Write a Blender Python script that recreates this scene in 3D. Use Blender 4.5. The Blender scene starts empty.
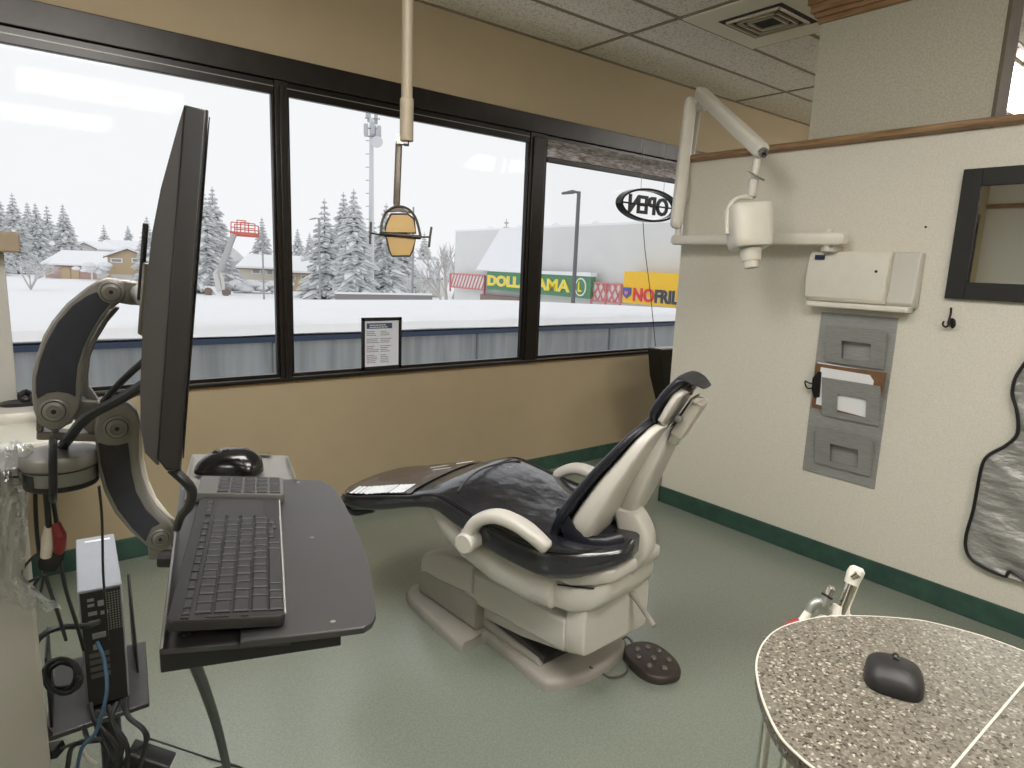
import bpy, bmesh, math, random
from mathutils import Vector, Matrix, Euler
random.seed(7)
scene = bpy.context.scene
COL = scene.collection
PI = math.pi
# ------------------------------------------------------------------ camera
YAW, PITCH, ROLL, FPX = 0.675939337, -0.17755854, 0.0389792745, 658.762
CZ = 1.40
f_ = Vector((math.sin(YAW)*math.cos(PITCH), math.cos(YAW)*math.cos(PITCH), math.sin(PITCH)))
r_ = Vector((math.cos(YAW), -math.sin(YAW), 0)); u_ = r_.cross(f_)
CR = r_*math.cos(ROLL)+u_*math.sin(ROLL); CU = -r_*math.sin(ROLL)+u_*math.cos(ROLL)
C0 = Vector((0, 0, CZ))
cam_d = bpy.data.cameras.new('camera'); cam = bpy.data.objects.new('camera', cam_d); COL.objects.link(cam)
cam_d.sensor_width = 36; cam_d.lens = FPX/1024*36; cam_d.clip_start = 0.02; cam_d.clip_end = 2000
mw = Matrix((CR, CU, -f_)).transposed().to_4x4(); mw.translation = C0
cam.matrix_world = mw
scene.camera = cam
# measuring helpers: where the sight line through a photo pixel meets a real plane / distance
def ray(x, y): return f_*FPX + CR*(x-512) - CU*(y-384)
def AX(x, y, v):
    d = ray(x, y); return C0 + d*((v)/d.x)
def AY(x, y, v):
    d = ray(x, y); return C0 + d*((v)/d.y)
def AZ(x, y, v):
    d = ray(x, y); return C0 + d*((v-CZ)/d.z)
def AD(x, y, D):
    return C0 + ray(x, y)*(D/FPX)
# ------------------------------------------------------------------ room constants
WX = 2.271*1.4      # partition face
WY = 2.365*1.4      # window wall face
HC = CZ + WY/2.434  # ceiling
PE = 1.88/2.44*WX   # partition end near window
# ------------------------------------------------------------------ materials
def srgb(r, g, b):
    def c(v):
        v /= 255.0
        return v/12.92 if v <= .04045 else ((v+.055)/1.055)**2.4
    return (c(r), c(g), c(b), 1)
MATS = {}
def mat(name, col, rough=.5, metal=0., spec=.5, var=0., vscale=20, bump=0., bscale=60, coat=0., col2=None, emit=None, estr=0, stretch=None, bdist=.002):
    if name in MATS: return MATS[name]
    m = bpy.data.materials.new(name); m.use_nodes = True; MATS[name] = m
    nt = m.node_tree; N = nt.nodes; L = nt.links; b = N['Principled BSDF']
    b.inputs['Base Color'].default_value = col; b.inputs['Roughness'].default_value = rough
    b.inputs['Metallic'].default_value = metal; b.inputs['Specular IOR Level'].default_value = spec
    b.inputs['Coat Weight'].default_value = coat
    if emit: b.inputs['Emission Color'].default_value = emit; b.inputs['Emission Strength'].default_value = estr
    tc = N.new('ShaderNodeTexCoord'); mp = N.new('ShaderNodeMapping'); L.new(tc.outputs['Object'], mp.inputs['Vector'])
    if stretch: mp.inputs['Scale'].default_value = stretch
    n = N.new('ShaderNodeTexNoise'); n.inputs['Scale'].default_value = vscale; n.inputs['Detail'].default_value = 4
    L.new(mp.outputs['Vector'], n.inputs['Vector'])
    cr = N.new('ShaderNodeValToRGB'); L.new(n.outputs['Fac'], cr.inputs['Fac'])
    c2 = col2 or tuple(min(1, c*(1+var)) for c in col[:3])+(1,)
    c1 = col if col2 else tuple(c*(1-var) for c in col[:3])+(1,)
    cr.color_ramp.elements[0].color = c1; cr.color_ramp.elements[1].color = c2
    cr.color_ramp.elements[0].position = .35; cr.color_ramp.elements[1].position = .65
    L.new(cr.outputs['Color'], b.inputs['Base Color'])
    if bump:
        n2 = N.new('ShaderNodeTexNoise'); n2.inputs['Scale'].default_value = bscale; n2.inputs['Detail'].default_value = 3
        L.new(mp.outputs['Vector'], n2.inputs['Vector'])
        bp = N.new('ShaderNodeBump'); bp.inputs['Strength'].default_value = bump; bp.inputs['Distance'].default_value = bdist
        L.new(n2.outputs['Fac'], bp.inputs['Height']); L.new(bp.outputs['Normal'], b.inputs['Normal'])
    return m
def thin_glass(name, tint=(1, 1, 1, 1), refl=.5, rough=0.0, haze=0.0, bump=0.):
    m = bpy.data.materials.new(name); m.use_nodes = True; MATS[name] = m
    nt = m.node_tree; N = nt.nodes; L = nt.links; N.remove(N['Principled BSDF'])
    out = N['Material Output']; tr = N.new('ShaderNodeBsdfTransparent'); tr.inputs['Color'].default_value = tint
    gl = N.new('ShaderNodeBsdfGlossy'); gl.inputs['Roughness'].default_value = rough
    fr = N.new('ShaderNodeFresnel'); fr.inputs['IOR'].default_value = 1.5
    mu = N.new('ShaderNodeMath'); mu.operation = 'MULTIPLY'; mu.inputs[1].default_value = refl
    ad = N.new('ShaderNodeMath'); ad.operation = 'ADD'; ad.inputs[1].default_value = haze
    L.new(fr.outputs[0], mu.inputs[0]); L.new(mu.outputs[0], ad.inputs[0])
    mx = N.new('ShaderNodeMixShader'); L.new(ad.outputs[0], mx.inputs[0]); L.new(tr.outputs[0], mx.inputs[1]); L.new(gl.outputs[0], mx.inputs[2])
    L.new(mx.outputs[0], out.inputs['Surface'])
    if bump:
        n2 = N.new('ShaderNodeTexNoise'); n2.inputs['Scale'].default_value = 14
        bp = N.new('ShaderNodeBump'); bp.inputs['Strength'].default_value = bump; bp.inputs['Distance'].default_value = .02
        L.new(n2.outputs['Fac'], bp.inputs['Height']); L.new(bp.outputs['Normal'], gl.inputs['Normal']); L.new(bp.outputs['Normal'], fr.inputs['Normal'])
    return m
def speckle(name, cols, scale=400, rough=.4, bump=0., coords='Object'):
    """cell speckle for terrazzo-like laminate / textured paper"""
    m = bpy.data.materials.new(name); m.use_nodes = True; MATS[name] = m
    nt = m.node_tree; N = nt.nodes; L = nt.links; b = N['Principled BSDF']; b.inputs['Roughness'].default_value = rough
    tc = N.new('ShaderNodeTexCoord'); v = N.new('ShaderNodeTexVoronoi'); v.inputs['Scale'].default_value = scale
    L.new(tc.outputs[coords], v.inputs['Vector'])
    cr = N.new('ShaderNodeValToRGB'); cr.color_ramp.interpolation = 'CONSTANT'
    sp = N.new('ShaderNodeSeparateColor'); L.new(v.outputs['Color'], sp.inputs[0]); L.new(sp.outputs[0], cr.inputs['Fac'])
    els = cr.color_ramp.elements
    els[0].position = 0; els[0].color = cols[0][1]; els[1].position = cols[1][0]; els[1].color = cols[1][1]
    for p_, c_ in cols[2:]:
        e = els.new(p_); e.color = c_
    L.new(cr.outputs['Color'], b.inputs['Base Color'])
    if bump:
        bp = N.new('ShaderNodeBump'); bp.inputs['Strength'].default_value = bump; bp.inputs['Distance'].default_value = .001
        L.new(v.outputs['Distance'], bp.inputs['Height']); L.new(bp.outputs['Normal'], b.inputs['Normal'])
    return m
M_beige = mat('beige_paint', srgb(166, 150, 122), .8, var=.015, vscale=8, bump=.25, bscale=250)
M_paper = mat('textured_wallpaper', srgb(206, 201, 188), .8, col2=srgb(219, 214, 201), vscale=170, bump=.4, bscale=330)
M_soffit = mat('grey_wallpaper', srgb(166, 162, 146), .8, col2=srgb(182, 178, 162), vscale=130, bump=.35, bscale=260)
M_white = mat('white_laminate', srgb(205, 203, 192), .5, var=.02)
M_brown = mat('bronze_frame', srgb(30, 24, 20), .35, metal=.3, var=.25, vscale=15)
M_brownd = mat('bronze_frame_dark', srgb(22, 18, 16), .3, metal=.3, var=.1)
M_rail = mat('oak_rail', srgb(122, 92, 60), .45, col2=srgb(156, 124, 88), vscale=14, stretch=(8, .6, 8), bump=.1)
M_grn = mat('green_baseboard', srgb(40, 68, 58), .5, col2=srgb(52, 82, 70), vscale=12)
M_floor = mat('green_vinyl', srgb(120, 127, 116), .24, col2=srgb(133, 139, 127), vscale=160, bump=.10, bscale=35, bdist=.001, spec=.9)
M_ceil = speckle('ceiling_tile', [(0, srgb(222, 217, 208)), (.15, srgb(234, 229, 220)), (.85, srgb(196, 190, 180))], scale=110, rough=.9)
M_tbar = mat('ceiling_tbar', srgb(130, 120, 102), .5)
M_cream = mat('cream_plastic', srgb(196, 192, 184), .36, var=.02, vscale=6)
M_creamw = mat('ivory_metal', srgb(218, 213, 201), .35, var=.02)
M_grybase = mat('taupe_base', srgb(156, 151, 143), .42, var=.03, vscale=9)
M_leather = mat('black_leather', srgb(26, 27, 32), .2, col2=srgb(40, 40, 46), vscale=9, bump=.5, bscale=6.5, bdist=.02, spec=.7, coat=.3)
M_leatherside = mat('navy_vinyl', srgb(24, 26, 36), .38, var=.1, bump=.2, bscale=20, bdist=.004)
M_black = mat('black_plastic', srgb(22, 22, 23), .38, var=.05)
M_blackg = mat('black_gloss', srgb(16, 15, 16), .18, var=.05)
M_blackmatte = mat('black_matte_tray', srgb(56, 55, 55), .36, var=.06, vscale=12)
M_key = mat('black_key', srgb(38, 37, 38), .4, var=.05)
M_kbd = mat('keyboard_body', srgb(30, 29, 30), .42, var=.05)
M_rubber = mat('cable_black', srgb(24, 26, 28), .45, var=.1)
M_blue = mat('cable_blue', srgb(50, 80, 105), .4)
M_steel = mat('brushed_steel', srgb(132, 130, 126), .38, metal=.35, var=.06, vscale=30)
M_chrome = mat('chrome', srgb(225, 222, 215), .12, metal=1.)
M_darkgrey = mat('inlay_charcoal', srgb(40, 42, 50), .6, var=.1, vscale=80)
M_alu = mat('rack_grey', srgb(146, 146, 142), .45, metal=.25, col2=srgb(160, 160, 157), vscale=20, stretch=(1, 1, 12))
M_paperw = mat('white_paper', srgb(238, 238, 240), .7)
M_clip = mat('clipboard_brown', srgb(120, 88, 60), .6, var=.1)
M_ink = mat('ink_grey', srgb(90, 95, 105), .8)
M_inkblue = mat('ink_blue', srgb(60, 78, 100), .8)
M_red = mat('red_plastic', srgb(150, 30, 34), .4)
M_mirror = mat('mirror_silver', srgb(225, 228, 226), .02, metal=1.)
M_silver = mat('silver_fabric', srgb(150, 148, 144), .42, metal=.3, col2=srgb(168, 166, 162), vscale=14, bump=.8, bscale=9, bdist=.03, stretch=(1, 1, 2.2))
M_amber = None
M_glass = thin_glass('window_glass', (.98, .985, .985, 1), .07)
M_bag = thin_glass('clear_plastic', (.93, .94, .93, 1), .5, .30, .03, bump=.45)
M_snow = mat('snow', srgb(246, 247, 250), .9, var=.01, vscale=3, bump=.3, bscale=4, bdist=.05)
M_counter = speckle('speckled_laminate', [(0, srgb(60, 55, 48)), (.10, srgb(90, 85, 75)), (.30, srgb(106, 101, 91)), (.72, srgb(122, 117, 106)), (.93, srgb(160, 155, 142))], scale=330, rough=.35)
M_edge = mat('counter_edge', srgb(206, 200, 186), .4)
def amber():
    m = bpy.data.materials.new('amber_glass'); m.use_nodes = True
    nt = m.node_tree; b = nt.nodes['Principled BSDF']; b.inputs['Base Color'].default_value = srgb(214, 186, 134)
    b.inputs['Roughness'].default_value = .25
    tr = nt.nodes.new('ShaderNodeBsdfTransparent'); tr.inputs['Color'].default_value = srgb(250, 232, 186)
    tl = nt.nodes.new('ShaderNodeBsdfTranslucent'); tl.inputs['Color'].default_value = srgb(236, 200, 136)
    m1 = nt.nodes.new('ShaderNodeMixShader'); m1.inputs[0].default_value = .5; m2 = nt.nodes.new('ShaderNodeMixShader'); m2.inputs[0].default_value = .45
    nt.links.new(tr.outputs[0], m1.inputs[1]); nt.links.new(tl.outputs[0], m1.inputs[2]); nt.links.new(m1.outputs[0], m2.inputs[1]); nt.links.new(b.outputs[0], m2.inputs[2])
    nt.links.new(m2.outputs[0], nt.nodes['Material Output'].inputs['Surface'])
    return m
M_amber = amber()
# ------------------------------------------------------------------ mesh builder
class MB:
    def __init__(s): s.v = []; s.f = []; s.m = []
    def add(s, vs, fs, mi=0):
        o = len(s.v); s.v += [Vector(v) for v in vs]; s.f += [tuple(i+o for i in f) for f in fs]; s.m += [mi]*len(fs); return s
    def box(s, c, d, rot=None, mi=0):
        c = Vector(c); h = Vector(d)/2; R = rot or Matrix.Identity(3)
        vs = [c+R@Vector((x*h.x, y*h.y, z*h.z)) for z in (-1, 1) for y in (-1, 1) for x in (-1, 1)]
        return s.add(vs, [(0, 2, 3, 1), (4, 5, 7, 6), (0, 1, 5, 4), (2, 6, 7, 3), (0, 4, 6, 2), (1, 3, 7, 5)], mi)
    def bb(s, x0, x1, y0, y1, z0, z1, mi=0): return s.box(((x0+x1)/2, (y0+y1)/2, (z0+z1)/2), (abs(x1-x0), abs(y1-y0), abs(z1-z0)), None, mi)
    def prism(s, pts, off, mi=0):
        n = len(pts); off = Vector(off); pts = [Vector(p) for p in pts]
        nm = sum(((pts[i]-pts[0]).cross(pts[(i+1) % n]-pts[0]) for i in range(1, n-1)), Vector())
        if nm.dot(off) > 0: pts = pts[::-1]
        vs = pts+[p+off for p in pts]
        return s.add(vs, [tuple(range(n)), tuple(range(2*n-1, n-1, -1))]+[(i, i+n, (i+1) % n+n, (i+1) % n) for i in range(n)], mi)
    def loft(s, rings, mi=0, cap=True, closed=True):
        n = len(rings[0]); vs = [p for r in rings for p in r]; fs = []
        for k in range(len(rings)-1):
            for i in range(n if closed else n-1):
                j = (i+1) % n; fs.append((k*n+i, k*n+j, (k+1)*n+j, (k+1)*n+i))
        if cap: fs.append(tuple(range(n-1, -1, -1))); fs.append(tuple(range((len(rings)-1)*n, len(rings)*n)))
        return s.add(vs, fs, mi)
    def tube(s, pts, r, n=10, mi=0, smooth=0):
        pts = [Vector(p) for p in pts]
        if smooth: pts = spline(pts, smooth)
        rr = r if isinstance(r, (list, tuple)) else [r]*len(pts)
        if len(rr) != len(pts): rr = [rr[0]+(rr[-1]-rr[0])*i/(len(pts)-1) for i in range(len(pts))]
        up = None; rings = []
        for i, p in enumerate(pts):
            t = (pts[min(i+1, len(pts)-1)]-pts[max(i-1, 0)])
            if t.length < 1e-9: t = Vector((0, 0, 1))
            t.normalize()
            if up is None:
                up = t.orthogonal().normalized()
            up = (up-t*up.dot(t))
            if up.length < 1e-6: up = t.orthogonal()
            up.normalize(); w = t.cross(up)
            rings.append([p+(up*math.cos(a)+w*math.sin(a))*rr[i] for a in [2*PI*k/n for k in range(n)]])
        return s.loft(rings, mi)
    def lathe(s, base, axis, prof, n=20, mi=0):
        base = Vector(base); a = Vector(axis).normalized(); e = a.orthogonal().normalized(); g = a.cross(e)
        return s.loft([[base+a*h+(e*math.cos(t)+g*math.sin(t))*max(r, 1e-4) for t in [2*PI*k/n for k in range(n)]] for r, h in prof], mi)
    def build(s, name, m, parent=None, bevel=0, smooth=35, subsurf=0, seg=2):
        me = bpy.data.meshes.new(name)
        par = parent
        vs = s.v; origin = Vector()
        if par is not None:
            inv = world_of(par).inverted(); vs = [inv@v for v in vs]
        else:
            xs = [v.x for v in vs]; ys = [v.y for v in vs]; zs = [v.z for v in vs]
            origin = Vector(((min(xs)+max(xs))/2, (min(ys)+max(ys))/2, min(zs))); vs = [v-origin for v in vs]
        me.from_pydata([tuple(v) for v in vs], [], s.f); me.update()
        for q in (m if isinstance(m, (list, tuple)) else [m]): me.materials.append(q)
        me.polygons.foreach_set('material_index', s.m)
        bm = bmesh.new(); bm.from_mesh(me); bmesh.ops.recalc_face_normals(bm, faces=bm.faces); bm.to_mesh(me); bm.free()
        if smooth:
            me.polygons.foreach_set('use_smooth', [True]*len(me.polygons)); me.set_sharp_from_angle(angle=math.radians(smooth))
        o = bpy.data.objects.new(name, me); COL.objects.link(o); o.location = origin
        if par is not None: o.parent = par
        if bevel:
            b = o.modifiers.new('bevel', 'BEVEL'); b.width = bevel; b.segments = seg; b.limit_method = 'ANGLE'; b.angle_limit = math.radians(40)
        if subsurf:
            b = o.modifiers.new('sub', 'SUBSURF'); b.levels = subsurf; b.render_levels = subsurf
        return o
def world_of(o):
    m = Matrix.LocRotScale(o.location, o.rotation_euler, o.scale)
    return world_of(o.parent)@m if o.parent else m
def spline(pts, k=6):
    out = []; n = len(pts)
    for i in range(n-1):
        p0, p1, p2, p3 = pts[max(i-1, 0)], pts[i], pts[i+1], pts[min(i+2, n-1)]
        for j in range(k):
            t = j/k
            out.append(.5*((2*p1)+(p2-p0)*t+(2*p0-5*p1+4*p2-p3)*t*t+(3*p1-p0-3*p2+p3)*t**3))
    out.append(pts[-1]); return out
def sring(c, A, B, a, b, e=2., n=24):
    out = []
    for k in range(n):
        t = 2*PI*k/n; ct, st = math.cos(t), math.sin(t)
        out.append(c+A*(a*math.copysign(abs(ct)**(2/e), ct))+B*(b*math.copysign(abs(st)**(2/e), st)))
    return out
def thing(name, label, cat, loc, rz=0, group=None, kind=None):
    o = bpy.data.objects.new(name, None); COL.objects.link(o); o.empty_display_size = .05
    o.location = loc; o.rotation_euler = (0, 0, rz); tag(o, label, cat, group, kind); return o
def tag(o, label=None, cat=None, group=None, kind=None):
    if label: o['label'] = label
    if cat: o['category'] = cat
    if group: o['group'] = group
    if kind: o['kind'] = kind
    return o
def struct(o): o['kind'] = 'structure'; return o
def copy_tree(o, parent=None):
    c = o.copy(); COL.objects.link(c)
    if parent: c.parent = parent
    for ch in list(o.children): copy_tree(ch, c)
    return c
def text_mesh(txt, size, depth, offset=0., spacing=1., shear=0):
    """lettering as raw verts/faces in the XY plane, left-bottom at origin"""
    cu = bpy.data.curves.new('lettering', 'FONT'); cu.body = txt; cu.size = size; cu.extrude = depth/2; cu.offset = offset
    cu.space_character = spacing; cu.shear = shear; cu.resolution_u = 3
    o = bpy.data.objects.new('lettering', cu); COL.objects.link(o)
    dg = bpy.context.evaluated_depsgraph_get(); me = bpy.data.meshes.new_from_object(o.evaluated_get(dg))
    vs = [v.co.copy() for v in me.vertices]; fs = [tuple(p.vertices) for p in me.polygons]
    bpy.data.objects.remove(o); bpy.data.curves.remove(cu); bpy.data.meshes.remove(me)
    x0 = min(v.x for v in vs); x1 = max(v.x for v in vs); y0 = min(v.y for v in vs); y1 = max(v.y for v in vs)
    return [Vector((v.x-x0, v.y-y0, v.z)) for v in vs], fs, x1-x0, y1-y0
def put_text(mb, txt, org, ex, ey, w, h, depth, offset=0., mi=0, spacing=1.):
    vs, fs, tw, th = text_mesh(txt, 1, .02, offset, spacing); en = ex.cross(ey)
    mb.add([org+ex*(v.x/tw*w)+ey*(v.y/th*h)+en*(v.z/.02*depth) for v in vs], fs, mi)
exec_parts = []
# ================================================================== ROOM
YB = -2.6; XL = -4.6; XR = 7.5
struct(MB().bb(XL, XR, YB, WY+.12, -.08, 0).build('floor', M_floor))
struct(MB().bb(XL-.1, XR, YB-.1, WY+.12, HC, HC+.08).build('ceiling', M_ceil))
z_sill = AY(290, 380.6, WY).z; z_hdr = AY(300, 61.5, WY).z
def zat(x, y): return AY(x, y, WY).z
# window wall: below sill and above header, plus right end
w = MB(); w.bb(XL, XR, WY, WY+.12, 0, z_sill); w.bb(XL, XR, WY, WY+.12, z_hdr, HC)
WL = -4.3; WR = 5.3
w.bb(XL, WL, WY, WY+.12, z_sill, z_hdr); w.bb(WR, XR, WY, WY+.12, z_sill, z_hdr)
struct(w.build('wall_back', M_beige))
struct(MB().bb(XL-.1, XL, YB, WY+.12, 0, HC).build('wall_left', M_paper))
struct(MB().bb(XL-.1, XR+.1, YB-.1, YB, 0, HC).build('wall_front', M_beige))
struct(MB().bb(XR, XR+.1, YB, WY+.12, 0, HC).build('wall_far_right', M_beige))
ZR = AX(780, 152.5, WX).z     # underside of the rail
struct(MB().bb(WX, WX+.12, YB, PE, 0, ZR+.02).build('wall_right', M_paper))
# rail (bullnose) on the partition
def rail(x0, x1, y0, y1, z, h, name, axis='y'):
    rings = []
    for y in (y0, y1):
        rings.append([Vector((x0+(x1-x0)*(.5+.5*math.copysign(abs(math.cos(a))**(.6), math.cos(a))), y, z+h*(.5+.5*math.copysign(abs(math.sin(a))**.6, math.sin(a))))) for a in [2*PI*k/20 for k in range(20)]])
    return struct(MB().loft(rings).build(name, M_rail))
rail(WX-.045, WX+.165, YB, PE+.02, ZR, AX(780, 141, WX-.045).z-ZR-.004, 'trim_1')
rail(XL-.02, XL+.05, YB, WY, 2.42, .06, 'trim_2')
# baseboards
struct(MB().bb(XL, WX+.9, WY-.012, WY, 0, .10).build('baseboard_back', M_grn, bevel=.003))
b = MB().bb(WX-.012, WX, YB, PE+.012, 0, .10); b.bb(WX-.012, WX+.132, PE, PE+.012, 0, .10)
struct(b.build('baseboard_right', M_grn, bevel=.003))
struct(MB().bb(XL, XL+.012, YB, WY, 0, .10).build('baseboard_left', M_grn))
# pillar standing on the partition, with its edge strip and crown
c_l = AX(815, 80, WX).y; c_r = AX(991.6, 113, WX).y; c_r2 = AX(1003, 112, WX).y
zc = AX(822, 24, WX).z
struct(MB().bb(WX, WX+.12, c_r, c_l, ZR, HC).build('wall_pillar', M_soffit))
struct(MB().bb(WX-.003, WX+.124, c_r-.014, c_r, ZR, HC).build('trim_3', mat('dark_strip', srgb(92, 82, 66), .6, var=.1)))
cm = MB()
for k, (o, z0, z1) in enumerate([(.012, 0, .03), (.025, .025, .05), (.04, .045, .085), (.052, .08, .115)]):
    cm.bb(WX-o, WX+.12+o, c_r2-.02, c_l+o, zc+z0, min(zc+z1, HC-.001))
struct(cm.build('trim_4', M_rail, bevel=.004))
# ceiling grid
hh = HC-CZ
X0 = 2.262*hh; XS = 1.283*hh; Y1 = 2.111*hh; Y2 = 1.843*hh; YS = Y1-Y2
g = MB(); tw = .012
ys = []; y = Y1
while y > YB: ys.append(y); y -= YS
for y in ys: g.bb(XL, XR, y-tw, y+tw, HC-.004, HC+.002)
x = X0-2*XS
while x < XR: g.bb(x-tw, x+tw, YB, WY, HC-.005, HC+.002); x += XS
XP = 2.778*hh
g.bb(XL, XR, WY-.02, WY, HC-.006, HC+.002)
g.bb(XP-tw, XP+tw, Y2-2*YS, Y2, HC-.0055, HC+.002)
struct(g.build('trim_5', M_tbar))
# diffuser
vt = thing('ceiling_vent', 'square metal ceiling air diffuser with nested louvres above the partition', 'vent', ((X0+XP)/2, Y2-YS, HC-.002))
MB().bb(X0+tw, XP-tw, Y2-2*YS+tw, Y2-tw, HC-.012, HC-.004).build('face_plate', mat('vent_plate', srgb(232, 226, 210), .5), vt)
vx0, vx1 = 3.28/1.4207*hh, 3.74/1.4207*hh*1.0; vy0, vy1 = 2.12/1.4207*hh, 2.44/1.4207*hh
vx0 = X0+.165; vx1 = XP-.165; vy1 = Y2-.13; vy0 = vy1-(vx1-vx0)
M_vd = mat('vent_dark', srgb(40, 36, 32), .7)
MB().bb(vx0, vx1, vy0, vy1, HC-.0135, HC-.0125).build('throat', M_vd, vt)
for k, (i0, i1) in enumerate([(.03, .04), (.07, .08), (.108, .118)]):
    lv = MB(); a0, a1, b0, b1 = vx0+i0, vx1-i0, vy0+i0, vy1-i0; t = i1-i0; z1 = HC-.014; z0 = z1-.012
    if a1-a0 < .03: continue
    for (p, q, r, s_) in [(a0, a1, b0, b0+t), (a0, a1, b1-t, b1), (a0, a0+t, b0, b1), (a1-t, a1, b0, b1)]: lv.bb(p, q, r, s_, z0, z1)
    lv.build('louvre', mat('vent_louvre', srgb(206, 198, 180), .5), vt)
# ------------------------------------------------------------------ windows
zg1 = zat(520, 357); zg0 = zat(532, 143); zshine = zat(278, 80.6)
bays = []
def xat(x, y): return AY(x, y, WY).x
mull = [(WL-.05, WL), (.0, .06), (xat(277, 230), xat(289.5, 230)), (xat(525.5, 250), xat(541.5, 250)), (WR, WR+.05)]
mull[1] = (AY(-12, 380, WY).x, AY(8, 380, WY).x)
for n in range(4):
    x0 = mull[n][1]; x1 = mull[n+1][0]
    W = thing('window_%d' % (n+1), None, None, ((x0+x1)/2, WY+.06, z_sill), kind='structure')
    fr = MB(); t = .03
    fr.bb(x0, x1, WY+.0, WY+.03, z_sill, zg1); fr.bb(x0, x1, WY+.0, WY+.03, zg0, zshine)
    fr.bb(x0, x0+t*.4, WY+.0, WY+.03, zg1, zg0); fr.bb(x1-t*.4, x1, WY+.0, WY+.03, zg1, zg0)
    fr.build('sash', M_brownd, W, bevel=.003)
    MB().bb(x0, x1, WY-.0015, WY+.001, zshine-.03, zshine-.026).build('glazing_bead', M_steel, W)
    MB().bb(x0, x1, WY-.0015, WY+.001, zg1-.022, zg1-.018).build('glazing_bead', M_steel, W)
    MB().bb(x0+.01, x1-.01, WY+.012, WY+.016, zg1-.005, zg0+.005).build('pane', M_glass, W)
for k, (x0, x1) in enumerate(mull):
    m_ = MB().bb(x0, x1, WY-.008, WY+.04, z_sill, z_hdr-.01); m_.bb(x0+.02, x1-.02, WY-.018, WY-.008, z_sill, zg0+.04)
    struct(m_.build('trim_%d' % (6+k), M_brown, bevel=.004))
struct(MB().bb(WL-.05, WR+.05, WY-.018, WY+.04, zshine, z_hdr).build('trim_11', M_brown, bevel=.004))
struct(MB().bb(WL-.05, WR+.05, WY-.02, WY+.03, z_sill, z_sill+(zg1-z_sill)*.45).build('trim_12', M_brownd, bevel=.004))
struct(MB().bb(XL, XR, WY-.006, WY, z_sill-.012, z_sill+.002).build('trim_13', M_rail))
# rolled woven shade in the third bay
sh = thing('window_shade', 'woven speckled shade strip across the top of the right-hand window', 'shade', (3.6, WY+.02, zg0))
M_shade = mat('woven_shade', srgb(124, 108, 104), .8, col2=srgb(226, 220, 216), vscale=22, stretch=(1, 1, 5))
M_shade.node_tree.nodes['Principled BSDF'].inputs['Transmission Weight'].default_value = .6
za = AY(547, 155, WY).z; zb = AY(547, 139, WY).z
MB().bb(mull[3][1]+.01, mull[4][0]-.01, WY-.004, WY-.001, za-.01, zb+.0).build('fabric_band', M_shade, sh)
MB().bb(mull[3][1]+.01, mull[4][0]-.01, WY-.008, WY+.004, za-.045, za-.01).build('bottom_bar', M_brownd, sh, bevel=.004)
# shadow gap above sill etc done; dark frame post left
# ================================================================== THINGS ON THE PARTITION
def wallprism(pts, dx, x=None):
    """photo outline on the partition face -> 3D polygon with thickness dx out of the wall"""
    x = WX if x is None else x
    return [AX(px, py, x) for px, py in pts], Vector((-dx, 0, 0))
# mirror
y_a = AX(966, 170, WX).y; y_b = y_a-.66; z_a = AX(966, 170, WX).z; z_b = AX(943, 298, WX).z
wd = AX(966, 170, WX).y-AX(983, 187, WX).y
mr = thing('wall_mirror', 'rectangular mirror in a wide black wooden frame on the partition', 'mirror', (WX, (y_a+y_b)/2, z_b))
q = MB()
for (ya, yb, za_, zb_) in [(y_a, y_a-wd, z_b, z_a), (y_b+wd, y_b, z_b, z_a), (y_a-wd, y_b+wd, z_a-wd, z_a), (y_a-wd, y_b+wd, z_b, z_b+wd)]:
    q.bb(WX-.024, WX-.002, yb, ya, za_, zb_)
q.build('frame', mat('mirror_black_wood', srgb(20, 19, 17), .6, var=.15, vscale=10), mr, bevel=.002)
MB().bb(WX-.014, WX-.006, y_b+wd, y_a-wd, z_b+wd, z_a-wd).build('mirror_glass', M_mirror, mr)
# coat hook
h0 = AX(949, 305, WX-.02); h1 = AX(950, 322, WX-.02)
hk = thing('coat_hook', 'small black metal coat hook below the mirror corner', 'hook', (WX, h1.y, h1.z-.02))
MB().lathe((WX-.001, h1.y, h1.z), (-1, 0, 0), [(.016, 0), (.016, .004), (.010, .010)], 16).build('back_plate', M_black, hk)
MB().tube([(WX-.006, h1.y, h1.z), (WX-.03, h1.y, h1.z-.012), (WX-.036, h1.y, h1.z+.005), (WX-.02, h1.y+.002, h1.z+.035), (WX-.024, h1.y+.003, h1.z+.06)], .0042, 8, smooth=5).build('upper_prong', M_black, hk)
q = MB()
for sg in (-1, 1): q.tube([(WX-.006, h1.y, h1.z-.006), (WX-.022, h1.y+sg*.012, h1.z-.022), (WX-.03, h1.y+sg*.022, h1.z-.012), (WX-.03, h1.y+sg*.02, h1.z+.002)], .004, 8, smooth=5)
q.build('lower_prongs', M_black, hk)
n_ = AX(926, 227, WX)
tag(MB().lathe((WX, n_.y, n_.z), (-1, 0, 0), [(.0045, 0), (.0045, .006), (.002, .008)], 10).build('wall_screw', M_black), 'tiny dark screw head in the wall left of the mirror', 'screw')
# x-ray control box
def cb(px, py): return AX(px, py, WX-.05)
z1 = cb(810, 251).z; z0 = cb(808, 300).z; yl = cb(808, 280).y; yr = cb(918, 280).y; ys_ = cb(889, 280).y
cbx = thing('xray_control_box', 'cream plastic control cabinet with a small dark blue badge under the arm bracket', 'control box', (WX, (yl+yr)/2, z0))
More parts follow.
